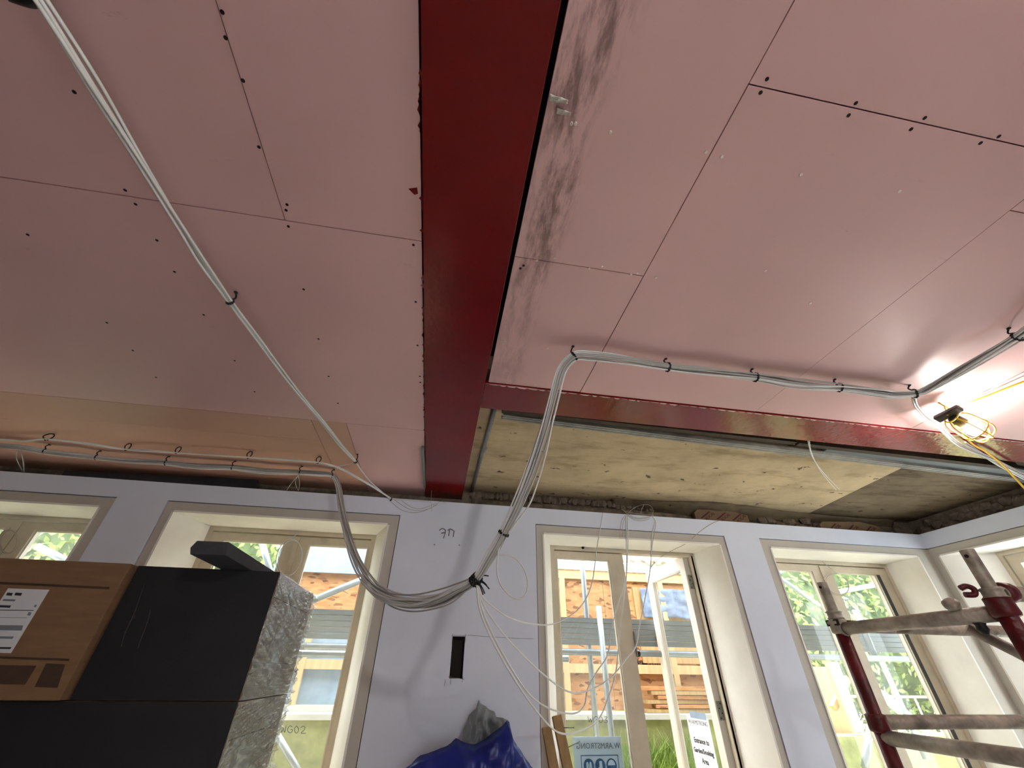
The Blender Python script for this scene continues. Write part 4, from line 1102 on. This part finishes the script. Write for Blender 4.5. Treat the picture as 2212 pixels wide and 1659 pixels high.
# foam bar lying on the black carton
fz0, fz1 = ZTOP+.002, ZTOP+.052
fx0 = at_z(407, 1196, fz0).x; fy0 = at_z(407, 1196, fz0).y
fx1 = at_z(486, 1199, fz0).x
fo = MB()
fo.prism([(fx0, fy0+.012, fz0), (fx0-.004, fy0, fz0+.022), (fx0+.006, fy0+.006, fz1), (fx1-.008, fy0, fz1), (fx1, fy0, fz0)], (0, .72, 0))
fo.build('foam_bar', M['foam'], label='dark grey foam bar lying on the black carton and sticking out', cat='foam', bevel=.003)

# ================================================================== TARPAULIN AND BAG, LEANING TIMBER
def drape(name, sil, Y0, bulge, zb, mat, label, cat, seed, fold=.03, freq=16):
    """cloth thrown over something standing by the wall; sil = top outline [(x,z)]"""
    sil = [(p.x, p.z) for p in sil]; x0, x1 = sil[0][0], sil[-1][0]
    def top(x):
        for (a, za), (b, zb_) in zip(sil, sil[1:]):
            if a <= x <= b: return za+(zb_-za)*(x-a)/max(b-a, 1e-6)
        return sil[-1][1]
    def fn(u, v):
        x = x0+u*(x1-x0); zt = top(x); z = zt+(zb-zt)*v
        side = 1-(2*u-1)**2
        n = 1-2.4*abs(mnoise.noise(Vector((x*freq+z*4, z*7-x*3, seed))))+.6*(1-2.4*abs(mnoise.noise(Vector((x*freq*1.7-z*9, z*13+x*5, seed+4)))))
        y = Y0-bulge*(v**.55)*(.35+.65*side)-fold*n*min(1, v*6+.15)
        sp = 1+.25*v
        return Vector(((x-(x0+x1)/2)*sp+(x0+x1)/2+.01*n, y, z+.006*n*v))
    def back(u, v):
        x = x0+u*(x1-x0); p = fn(u, 0)
        return Vector((p.x, p.y+v*(YW-.012-p.y), p.z-.25*v))
    mb = MB(); mb.grid(fn, 70, 50, True); mb.grid(back, 70, 4, True)
    return mb.build(name, M[mat], label=label, cat=cat, solid=.002, recalc=False)
sil = [at_y(px, py, 2.72) for px, py in ((858, 1672), (880, 1650), (905, 1628), (938, 1617), (962, 1609), (986, 1592), (998, 1601), (1020, 1606), (1050, 1588), (1070, 1572), (1094, 1553), (1098, 1590), (1112, 1615), (1130, 1640), (1152, 1664), (1165, 1680))]
drape('blue_tarpaulin', sil, 2.68, .22, .02, 'tarp', 'crumpled blue tarpaulin heaped against the white wall', 'tarpaulin', 3, .06, 8)
sil = [at_y(px, py, 2.80) for px, py in ((990, 1612), (1000, 1575), (1012, 1545), (1024, 1527), (1030, 1511), (1036, 1521), (1050, 1530), (1062, 1537), (1068, 1549), (1082, 1551), (1094, 1556), (1096, 1590))]
drape('grey_sheeting', sil, 2.80, .07, 1.0, 'bag', 'pointed grey sheeting sticking up behind the blue tarpaulin', 'sheeting', 8, .035, 20)

def timber(pxa, pya, pxb, pyb, Y, w_, t_, label):
    a, b_ = at_y(pxa, pya, Y), at_y(pxb, pyb, Y-.05)
    d = (b_-a).normalized(); foot = a+d*((a.z-.0)/-d.z)
    o = empty('timber_batten', foot, label, 'timber')
    MB().obox(a, foot, w_, t_, up=(0, -1, 0)).build('batten', M['timber'], o, bevel=.002)
    return o
t1 = timber(1202, 1546, 1226, 1659, 2.84, .052, .03, 'taller rough timber batten with nails leaning by the door')
t2 = timber(1180, 1571, 1196, 1659, 2.86, .05, .03, 'shorter timber batten leaning left of the nailed one')
for (xa, ya, xb, yb) in ((1218, 1572, 1240, 1572), (1222, 1617, 1252, 1602)):
    a, b_ = at_y(xa, ya, 2.80), at_y(xb, yb, 2.79); MB().tube([a, b_], .0022, 6).lathe(b_, (b_-a), [(0, .0022), (.0005, .005), (.0016, .005)], 8).build('nail', M['plate'], t1)

# ================================================================== WRITING ON THE GLASS, SIGN AND NOTICE
def glass_writing(lines, Y, parent, name='marker_writing', r=.0016):
    return strokes(name, lines, Y, r, M['print'], parent, 0)
def Lw(ox, oy, s, pts): return [(ox+s*x, oy+s*y) for x, y in pts]
gy = YS+.030
LET = {'W': [[(0, 0), (.22, 1), (.5, .35), (.72, 1), (1, 0)]], 'G': [[(.9, .15), (.5, 0), (.1, .4), (.15, .85), (.6, 1), (.9, .8), (.92, .55), (.6, .55)]],
       '0': [[(.5, 0), (.1, .4), (.25, .95), (.65, .95), (.85, .45), (.5, 0)]], '2': [[(.05, .2), (.45, 0), (.8, .2), (.55, .6), (.05, 1), (.95, 1)]], '3': [[(.1, .05), (.7, .05), (.35, .45), (.8, .7), (.5, 1), (.05, .9)]]}
def write(txt, x, y, s, dx, slope):
    out = []
    for c in txt:
        if c != ' ':
            for l in LET[c]: out.append([(x+s*px*.8, y+slope*(px*s)+s*py) for px, py in l])
        x += dx; y += slope*dx
    return out
sash2 = [o for o in r2.children if o.name.startswith('sash')][1]
glass_writing(write('WG02', 606, 1567, 15, 14.5, .03), gy, sash2)
glass_writing(write('WG03', 1270, 1547, 13, 11.5, .03), gy, s3)

# mandatory-PPE sheet on the outside of the closed leaf: read in mirror writing from the room
sy = YS+.040
sx0, sx1 = at_y(1237, 1591, sy).x, at_y(1340, 1591, sy).x; szt = at_y(1290, 1591, sy).z; szb = szt-.42
sign = empty('safety_sign', ((sx0+sx1)/2, sy, szb), 'pale blue safety notice with three round symbols stuck on the door glass', 'sign')
MB().box(sx0, sx1, sy, sy+.0015, szb, szt).build('sheet', M['signpaper'], sign)
ysg = sy-.0012
text_mesh('W.ARMSTRONG', .040, 'heading', M['printgrey'], sign, ((sx0+sx1)/2+.005, ysg, szt-.058), (-1, 0, 0), (0, 0, 1))
bw = MB()
fx0_, fx1_, fzt, fzb = sx0+.045, sx1-.03, szt-.088, szt-.36
for (x0, x1, z0, z1) in ((fx0_, fx1_, fzt-.004, fzt), (fx0_, fx0_+.004, fzb, fzt), (fx1_-.004, fx1_, fzb, fzt), (fx0_, fx1_, fzb, fzb+.004)): bw.box(x0, x1, ysg-.0004, ysg+.0004, z0, z1)
bw.build('border', M['signblue'], sign)
cz = fzt-.050
cxs = [fx0_+(fx1_-fx0_)*k for k in (.2, .5, .8)]
for i, cx_ in enumerate(cxs):
    o = MB().lathe((cx_, ysg+.0004, cz), (0, -1, 0), [(0, .034), (.001, .034)], 24).build('symbol_disc', M['signblue'], sign)
    y_ = ysg-.0012
    if i == 0:   # vest
        MB().prism([(cx_-.018, y_, cz-.018), (cx_+.018, y_, cz-.018), (cx_+.016, y_, cz+.016), (cx_+.008, y_, cz+.02), (cx_, y_, cz+.008), (cx_-.008, y_, cz+.02), (cx_-.016, y_, cz+.016)], (0, -.0004, 0)).build('vest_symbol', M['signpaper'], o)
        MB().box(cx_-.006, cx_-.003, y_-.0008, y_-.0004, cz-.018, cz+.012).box(cx_+.003, cx_+.006, y_-.0008, y_-.0004, cz-.018, cz+.012).build('vest_stripe', M['signblue'], o)
    elif i == 1:  # boot
        MB().prism([(cx_-.006, y_, cz+.022), (cx_+.012, y_, cz+.022), (cx_+.014, y_, cz-.022), (cx_-.022, y_, cz-.022), (cx_-.020, y_, cz-.012), (cx_-.006, y_, cz-.004)], (0, -.0004, 0)).build('boot_symbol', M['signpaper'], o)
    else:         # helmet
        MB().prism([(cx_+.024*math.cos(a), y_, cz+.002+.026*math.sin(a)) for a in [math.pi*k/10 for k in range(11)]], (0, -.0004, 0)).build('helmet_symbol', M['signpaper'], o)
MB().box(fx0_+.006, fx1_-.006, ysg-.0006, ysg+.0004, fzb+.01, cz-.042).build('colour_band', M['signblue'], sign)

# paper notice on the glass of the open leaf, facing into the room
nx = LX-.006
a = at_x(1493, 1552, nx); b_ = at_x(1531, 1548, nx)
ny0, ny1 = LY0+.16, LY0+.16+.30; nzt = at_x(1512, 1550, nx).z+.0
notice = empty('paper_notice', (nx, (ny0+ny1)/2, nzt-.42), 'white paper notice taped inside the glass of the open door leaf', 'notice')
MB().box(nx, nx+.001, ny0, ny1, nzt-.42, nzt).build('sheet', M['paper'], notice)
yc_ = (ny0+ny1)/2
for txt, dz, s, mt, bo in (('W.ARMSTRONG', .045, .036, 'printgrey', 0), ('Entrance to', .150, .042, 'print', .0008), ('Garden/Smoking', .205, .038, 'print', .0008), ('Area', .258, .042, 'print', .0008), ('Please only use', .340, .036, 'print', .0008), ('this Area', .395, .036, 'print', .0008)):
    text_mesh(txt, s, 'printed_line', M[mt], notice, (nx-.0012, yc_, nzt-dz), (0, -1, 0), (0, 0, 1), bold=bo)
MB().box(nx-.001, nx-.0002, ny0+.03, ny1-.03, nzt-.350, nzt-.347).build('underline', M['print'], notice)
MB().box(nx-.0005, nx-.0001, ny0+.02, ny1-.06, nzt-.01, nzt+.03).build('tape', M['polysheet'], notice)

# ================================================================== SCAFFOLD TOWER (inside, right)
XS = 1.85; YFAR, YNEAR = 1.865, 1.21
tower = empty('scaffold_tower', (XS+.4, 1.5, 0), 'red and galvanised scaffold tower frame at the right edge', 'scaffold')
def post(y, ztop, redtop):
    TR = .0265
    MB().tube([(XS, y, 0), (XS, y, redtop)], TR, 16).build('post', M['redtube'], tower)
    MB().tube([(XS, y, redtop), (XS, y, ztop-.135)], TR*.98, 16).build('post_sleeve', M['galv_dull'], tower)
    sp = MB().tube([(XS, y, ztop-.14), (XS, y, ztop)], TR*.80, 16, cap=False); sp.tube([(XS, y, ztop-.01), (XS, y, ztop-.0005)], TR*.62, 12)
    spg = sp.build('spigot', M['galv_dull'], tower)
    MB().disc((XS-.8*TR-.0005, y-.004, ztop-.022), (-.9, -.4, 0), .006, 10).build('pin_hole', M['hole'], spg)
    MB().lathe((XS, y, ztop-.155), (0, 0, 1), [(0, TR*1.05), (.003, TR*1.32), (.009, TR*1.1), (.024, TR*1.1), (.029, TR*1.32), (.033, TR*1.05)], 18).build('collar', M['galv_dull'], tower)
post(YFAR, 1.972, 1.80); post(YNEAR, 1.972, 1.835)
zl = 1.778
def cup(p, ax, mat='redtube', s=1.0):
    mb = MB(); p = Vector(p)
    mb.lathe(p-Vector((0, 0, .03*s)), (0, 0, 1), [(0, .027*s), (.004*s, .036*s), (.012*s, .038*s), (.045*s, .036*s), (.056*s, .037*s), (.06*s, .028*s)], 18)
    return mb.build('coupler', M[mat], tower)
cup((XS, YFAR, zl+.01), 0, 'galv_dull'); cup((XS, YNEAR, zl+.015), 0)
MB().tube([(XS, YFAR-.03, zl), (XS, YNEAR+.03, zl)], .0245, 14).build('ledger', M['galv_dull'], tower)
e0 = Vector((XS, YFAR-.03, zl)); MB().tube([e0, e0+Vector((0, .012, 0))], .03, 14).build('ledger_end', M['galv_dull'], tower)
MB().box(XS-.034, XS-.026, YFAR-.035, YFAR+.03, zl+.012, zl+.036).build('wedge_slot', M['hole'], tower)
MB().box(XS-.036, XS-.030, YFAR-.028, YFAR+.022, zl+.018, zl+.030).build('wedge', M['galv_dull'], tower)
# ledger running right from the far post: red end, then bare
MB().tube([(XS+.03, YFAR, zl+.012), (XS+.28, YFAR, zl+.012)], .0245, 14).build('ledger', M['redtube'], tower)
MB().tube([(XS+.28, YFAR, zl+.012), (XS+1.5, YFAR, zl+.012)], .0242, 14).build('ledger', M['galv_dull'], tower)
zlow = 1.402
MB().tube([(XS, YFAR, zlow), (XS, YNEAR-.02, zlow)], .0245, 14).build('rung', M['galv_dull'], tower)
MB().tube([(XS+.02, YFAR+.0, zlow+.048), (XS+1.5, YFAR, zlow+.048)], .0245, 14).build('ledger', M['galv_dull'], tower)
cup((XS, YFAR, zlow+.045), 0, 'redtube'); cup((XS, YNEAR, zlow+.0), 0)
# brace, clamps and the cut-off tube at the near post
a = at_y(2090, 1345, 1.30); MB().tube([(XS+.02, 1.36, zl-.03), (XS+.30, 1.12, zl-.34)], .018, 12).build('brace', M['galv_dull'], tower)
MB().tube([(XS+.03, YNEAR, 1.835), (XS+1.2, YNEAR-.02, 1.838)], .0235, 14).build('ledger', M['galv_dull'], tower)
c = Vector((XS-.035, YNEAR+.035, 1.848))
cl = MB(); cl.tube(path([c+Vector((-.022, .012, .006)), c+Vector((-.004, .002, .012)), c+Vector((.010, -.004, .002)), c+Vector((.002, -.002, -.014)), c+Vector((-.022, .010, -.014))], 6), .009, 8); cl.build('hook_clamp', M['redtube'], tower)
c = Vector((XS+.055, YNEAR, 1.838)); MB().lathe(c-Vector((.02, 0, 0)), (1, 0, 0), [(0, .02), (.005, .031), (.035, .031), (.04, .022)], 14).build('clamp', M['redtube'], tower)
c = at_y(2087, 1316, 1.36); MB().lathe((XS-.01, 1.345, zl+.028), (-.5, -.3, .8), [(0, .012), (.004, .024), (.02, .026), (.028, .016)], 12).build('clamp', M['galv_dull'], tower)
MB().lathe((XS, 1.30, zl-.022), (0, 0, -1), [(0, .018), (.008, .014), (.02, .017), (.034, .009)], 10).build('brace_bolt', M['black'], tower)
# other side of the tower, out of the picture to the right
for y in (YFAR, YNEAR): MB().tube([(XS+1.5, y, 0), (XS+1.5, y, 1.95)], .0265, 14).build('post', M['redtube'], tower)

# ================================================================== OUTSIDE
MB().box(-14, 16, 4.15, 30, .0, .45).build('garden_ground', M['soil'], kind='structure')
MB().box(-14, 16, 3.47, 4.14, -.1, .02).build('bounce_paving', M['render_out'], kind='structure')  # unseen pale strip, added to bounce daylight up to the ceiling
YP = 4.7
pl_ = MB().box(-8, 3.55, YP, 6.2, .45, 1.245).build('mossy_plinth', M['plinth'], label='mossy rendered plinth under the timber shed outside', cat='plinth')
MB().box(-8, 3.55, YP-.03, YP+.3, 1.246, 1.285).build('coping', M['coping'], pl_)
shed = empty('timber_shed', (-1, 5.2, 1.25), 'half-built shed of chipboard panels and pale studs seen through the windows', 'shed')
YO = 5.0
for k in range(9):
    x0 = -1.72+k*1.22
    if x0 > 3.4: break
    x1 = min(x0+1.214, 3.45)
    lowmat = 'polysheet' if x1 < .8 else 'osb'
    MB().box(x0, x1, YO, YO+.018, 1.95 if lowmat == 'polysheet' else 1.29, 2.60).build('chipboard_panel', M['osb'], shed)
    if lowmat == 'polysheet':
        MB().box(x0, x1, YO+.03, YO+.04, 1.33, 1.95).build('sheeted_panel', M['polysheet'], shed)
        MB().box(x0+.5, x0+.55, YO-.05, YO, 1.29, 1.95).build('stud', M['timber_pale'], shed)
    else:
        MB().box(x0+.1, x0+.16, YO-.05, YO, 1.29, 2.58).build('stud', M['timber_pale'], shed)
        MB().box(x0+.68, x0+.74, YO-.05, YO, 1.29, 2.58).build('stud', M['timber_pale'], shed)
MB().box(-1.72, 3.45, YO-.045, YO-.001, 1.60, 1.68).build('noggin', M['timber_pale'], shed)
MB().box(-1.72, 3.45, YO-.045, YO-.001, 2.50, 2.60).build('top_rail', M['timber_pale'], shed)
MB().box(-1.72, -.1, YO-.06, YO-.02, 1.286, 1.33).build('sill', M['coping'], shed)
MB().box(-1.72, .3, YO-.08, YO-.06, 2.44, 2.75).build('fascia_sheet', M['polysheet'], shed)
MB().box(.3, 3.45, YO-.07, YO-.05, 2.60, 2.685).build('fascia_board', M['coping'], shed)
for k in range(22):
    x = .35+k*.14
    pts = [(x+.062*math.cos(a), YO-.09, 2.69+.055*math.sin(a)) for a in [math.pi*j/6 for j in range(7)]]
    inn = [(x+.046*math.cos(a), YO-.09, 2.69+.040*math.sin(a)) for a in [math.pi*j/6 for j in range(7)]][::-1]
    mb = MB(); n = 7
    for j in range(6):
        mb.prism([pts[j], pts[j+1], inn[n-2-j], inn[n-1-j]], (0, .9, .33))
    mb.build('roof_tile', M['tile'], shed)
# opening in the shed with a blue cloth, stacked boards
c = at_y(1425, 1310, YO-.03)
MB().box(c.x-.30, c.x+.5, YO-.012, YO-.004, c.z-.55, c.z+.2).build('dark_opening', M['timber'], shed)
def clothf(u, v):
    return Vector((c.x-.22+u*.6, YO-.05-.03*mnoise.noise(Vector((u*6, v*5, 1))), c.z-.12+v*.30+.02*mnoise.noise(Vector((u*4, v*3, 6)))))
MB().grid(clothf, 20, 12).build('blue_cloth', M['bluecloth'], label='crumpled blue cloth in the shed opening behind the door gap', cat='cloth', solid=.006)
rw = random.Random(21)
for k in range(6):
    z = 1.302+k*.036
    MB().obox((c.x-.35+rw.uniform(-.1, .1), YO-.16, z), (c.x+.8, YO-.14+rw.uniform(-.05, .05), z), .10, .03).build('stacked_plank', M['osb'] if k % 2 else M['timber'], label='%s plank in the pile on the coping beyond the door' % ('lowest|second lowest|third lowest|third highest|second highest|topmost'.split('|')[k]), cat='plank', group='planks piled outside the door')
for wd, px in (('SmartPly', 1434), ('Max', 1399)):
    wp = at_y(px, 1428, YO-.006); text_mesh(wd, .105 if wd == 'Max' else .092, 'printed_word', M['ink'], shed, (wp.x, YO-.004, wp.z), (-1, 0, 0), (0, 0, -1), align='LEFT', bold=.001)

# scaffold outside: boards and tubes
YSC = 4.0
osc = empty('outdoor_scaffold', (1, YSC, .45), 'galvanised tube and board scaffold standing outside the windows', 'scaffold')
for k in range(5):
    MB().box(-5.0, 6.5, YSC+.0+.0*k, YSC+.04, 1.80+k*.042, 1.838+k*.042).build('scaffold_board', M['greyboard'], osc)
def otube(a, b, label, r=.024):
    MB().tube([a, b], r, 12).build('scaffold_tube', M['tube_out'], osc)
def ptube(p, q, Y, label, r=.024, Y2=None):
    otube(at_y(*p, Y), at_y(*q, Y2 or Y), label, r)
otube((-5, YSC-.05, 1.745), (6.5, YSC-.05, 1.745), 'long horizontal galvanised tube under the grey scaffold boards outside')
otube((-5, YSC+.1, 1.70), (1.2, YSC+.1, 1.70), 'second horizontal tube behind the first under the scaffold boards')
x = at_y(1273, 1400, YSC+.1).x; otube((x, YSC+.1, .45), (x, YSC+.1, 3.4), 'tall upright tube seen through the left pane of the door')
x = at_y(1307, 1450, YSC-.1).x; otube((x, YSC-.1, .45), (x, YSC-.1, at_y(1307, 1310, YSC-.1).z), 'shorter upright tube beside the tall one through the door pane')
ptube((600, 1590), (652, 1680), 4.3, 'white sloping tube low in the window behind the black carton')
ptube((672, 1298), (800, 1245), 4.5, 'flat grey brace sloping across the chipboard in the carton window', .03)
ptube((560, 1150), (590, 1260), 4.6, 'tube seen through the small left pane beside the foam bar', .03)
ptube((20, 1190), (130, 1120), 4.6, 'sloping tube through the far left window', .03)
ptube((80, 1180), (150, 1215), 4.9, 'second sloping tube through the far left window', .03)
ptube((1665, 1235), (1800, 1330), 5.0, 'sloping tube across the foliage in the left pane by the scaffold post', .028)
ptube((1780, 1285), (1900, 1262), 5.2, 'near-level tube across the foliage in the right pane by the scaffold post', .03)
ptube((1668, 1243), (1700, 1228), 5.0, 'short tube end at the top corner of the window by the scaffold post', .03)
x = at_y(1868, 1385, YSC+.02).x; otube((x, YSC-.02, 1.76), (x, YSC-.02, 2.15), 'short upright tube stub above the boards through the right-hand window', .03)
ptube((1905, 1430), (2000, 1640), 4.6, 'grey upright leaning tube low in the right-hand window', .026)
ptube((1868, 1659), (1880, 1570), 4.4, 'pale tube rising from the bottom edge behind the scaffold post', .03)
# timber props, fence rail and low walls beyond the right-hand window
def pbar(name, p, q, Y, w_, mat, label, cat, Y2=None, t_=None):
    MB().obox(at_y(*p, Y), at_y(*q, Y2 or Y), w_, t_ or w_, up=(0, -1, 0)).build(name, M[mat], label=label, cat=cat)
pbar('timber_prop', (1795, 1430), (1850, 1580), 5.0, .10, 'timber_pale', 'pale timber prop leaning beyond the right-hand window', 'timber')
pbar('timber_prop', (1830, 1465), (1800, 1530), 5.1, .06, 'timber_pale', 'short pale strut behind the leaning timber prop', 'timber')
a, b_ = at_y(1760, 1440, 5.3), at_y(1812, 1470, 5.3)
MB().box(a.x-.3, b_.x, 5.3, 5.36, .45, a.z).build('timber_hoarding', M['timber_pale'], label='pale hoarding panel low in the left pane by the scaffold post', cat='panel')
a = at_y(1800, 1575, 4.9); MB().box(3.6, 8.5, 4.9, 5.2, .45, a.z-.06).build('garden_wall', M['plinth'], label='low pale garden wall beyond the right-hand window', cat='wall')
fence = empty('garden_railing', (6.5, 6.0, .5), 'thin white garden railing in front of the hedge', 'railing')
a = at_y(1900, 1505, 6.0)
MB().tube([(4.5, 6.0, a.z), (9, 6.0, a.z)], .015, 8).build('rail', M['coping'], fence); MB().tube([(4.5, 6.0, a.z-.3), (9, 6.0, a.z-.3)], .015, 8).build('rail', M['coping'], fence)
for k in range(14): MB().tube([(4.6+k*.3, 6.0, .45), (4.6+k*.3, 6.0, a.z)], .012, 6).build('baluster', M['coping'], fence)
pbar('white_ramp', (1905, 1500), (2010, 1590), 5.2, .10, 'coping', 'white sloping board low in the right-hand window', 'board', t_=.05)

# foliage
def leaves(root, blobs, n, size, mat, seed, name='foliage'):
    rng = random.Random(seed); mb = MB()
    tot = sum(b[3]*b[4]*b[5] for b in blobs)
    vs = []; fs = []
    for (cx_, cy_, cz_, rx, ry, rz) in blobs:
        for k in range(int(n*rx*ry*rz/tot)):
            while True:
                d = Vector((rng.gauss(0, 1), rng.gauss(0, 1), rng.gauss(0, 1)))
                if d.length > .1: break
            d.normalize()
            if d.y > .35: d.y *= -1
            q = .82+.26*rng.random()
            p = Vector((cx_+d.x*rx*q, cy_+d.y*ry*q, cz_+d.z*rz*q))
            t = Vector((rng.gauss(0, 1), rng.gauss(0, 1), rng.gauss(0, 1))).normalized()
            nn = (d+Vector((rng.gauss(0, .5), rng.gauss(0, .5), rng.gauss(0, .5)))).normalized()
            a = (t-nn*t.dot(nn)).normalized()*size*rng.uniform(.6, 1.2); b = nn.cross(a)*.45
            i = len(vs); vs += [p-a, p+b, p+a, p-b]; fs.append((i, i+1, i+2, i+3))
    mb.v = vs; mb.f = fs; mb.sm = [False]*len(fs)
    mb.build(name, M[mat], root, kind='stuff', recalc=False)
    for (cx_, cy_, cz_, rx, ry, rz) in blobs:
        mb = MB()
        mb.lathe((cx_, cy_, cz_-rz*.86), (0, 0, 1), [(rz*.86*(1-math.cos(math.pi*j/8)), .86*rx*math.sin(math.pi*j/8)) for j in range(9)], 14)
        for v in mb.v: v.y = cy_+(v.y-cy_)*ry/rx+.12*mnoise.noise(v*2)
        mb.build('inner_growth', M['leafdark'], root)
def tree(label, blobs, n, seed, size=.07):
    root = empty('garden_tree', (blobs[0][0], blobs[0][1], .45), label, 'tree')
    leaves(root, blobs, n, size, 'leaf', seed)
    b = blobs[0]
    MB().tube([(b[0], b[1], .45), (b[0]+.1, b[1], b[2])], [.18, .10], 10).build('trunk', M['dark_timber'], root)
tree('tall bright leafy hedge tree filling the right-hand window', [(6.6, 8.0, 2.2, 1.5, 1.2, 1.7), (8.6, 8.2, 2.6, 1.6, 1.2, 2.0), (5.2, 8.4, 2.8, 1.2, 1.1, 1.5), (7.4, 8.6, 4.0, 1.8, 1.2, 1.6), (9.9, 8.0, 3.2, 1.2, 1.1, 2.2)], 15000, 2)
tree('pale leafy tree glimpsed through the two left windows', [(-5.6, 7.6, 3.6, 1.4, 1.0, 1.4), (-3.9, 7.8, 3.9, 1.3, 1.0, 1.2), (-7.3, 7.6, 3.4, 1.3, 1.0, 1.6), (-2.9, 7.9, 3.1, 1.1, .9, 1.3)], 9000, 4)
tree('leafy shrub beyond the window in the right wall', [(7.6, 2.4, 2.2, .9, 1.3, 1.4)], 3000, 6)
# grass in front of the plinth
rg = random.Random(8); vs = []; fs = []
for k in range(5200):
    x = rg.uniform(-2.4, 4.2) if k % 2 else rg.uniform(1.7, 2.6); y = rg.uniform(4.2, 4.68)
    tall = rg.uniform(.08, .36)*(1.25 if 1.75 < x < 2.55 else .45)
    lx, ly = rg.gauss(0, .14), rg.gauss(-.02, .09); w_ = rg.uniform(.004, .013)
    a = rg.uniform(0, 3.14); dx, dy = math.cos(a)*w_, math.sin(a)*w_
    zb = .45+.36*max(0, (y-4.15)/.55)
    i = len(vs)
    vs += [Vector((x-dx, y-dy, zb)), Vector((x+dx, y+dy, zb)), Vector((x+lx*.4+dx*.7, y+ly*.4+dy*.7, zb+tall*.6)), Vector((x+lx*.4-dx*.7, y+ly*.4-dy*.7, zb+tall*.6)), Vector((x+lx, y+ly, zb+tall))]
    fs += [(i, i+1, i+2, i+3), (i+3, i+2, i+4)]
mb = MB(); mb.v = vs; mb.f = fs; mb.sm = [False]*len(fs)
mb.build('long_grass', M['grass'], label='long bright grass growing against the mossy plinth outside', cat='grass', kind='stuff', recalc=False)
MB().prism([(-5, 4.15, .449), (4.4, 4.15, .449), (4.4, YP-.01, .82), (-5, YP-.01, .82)], (0, 0, -.05)).build('grass_bank', M['soil'], kind='structure')
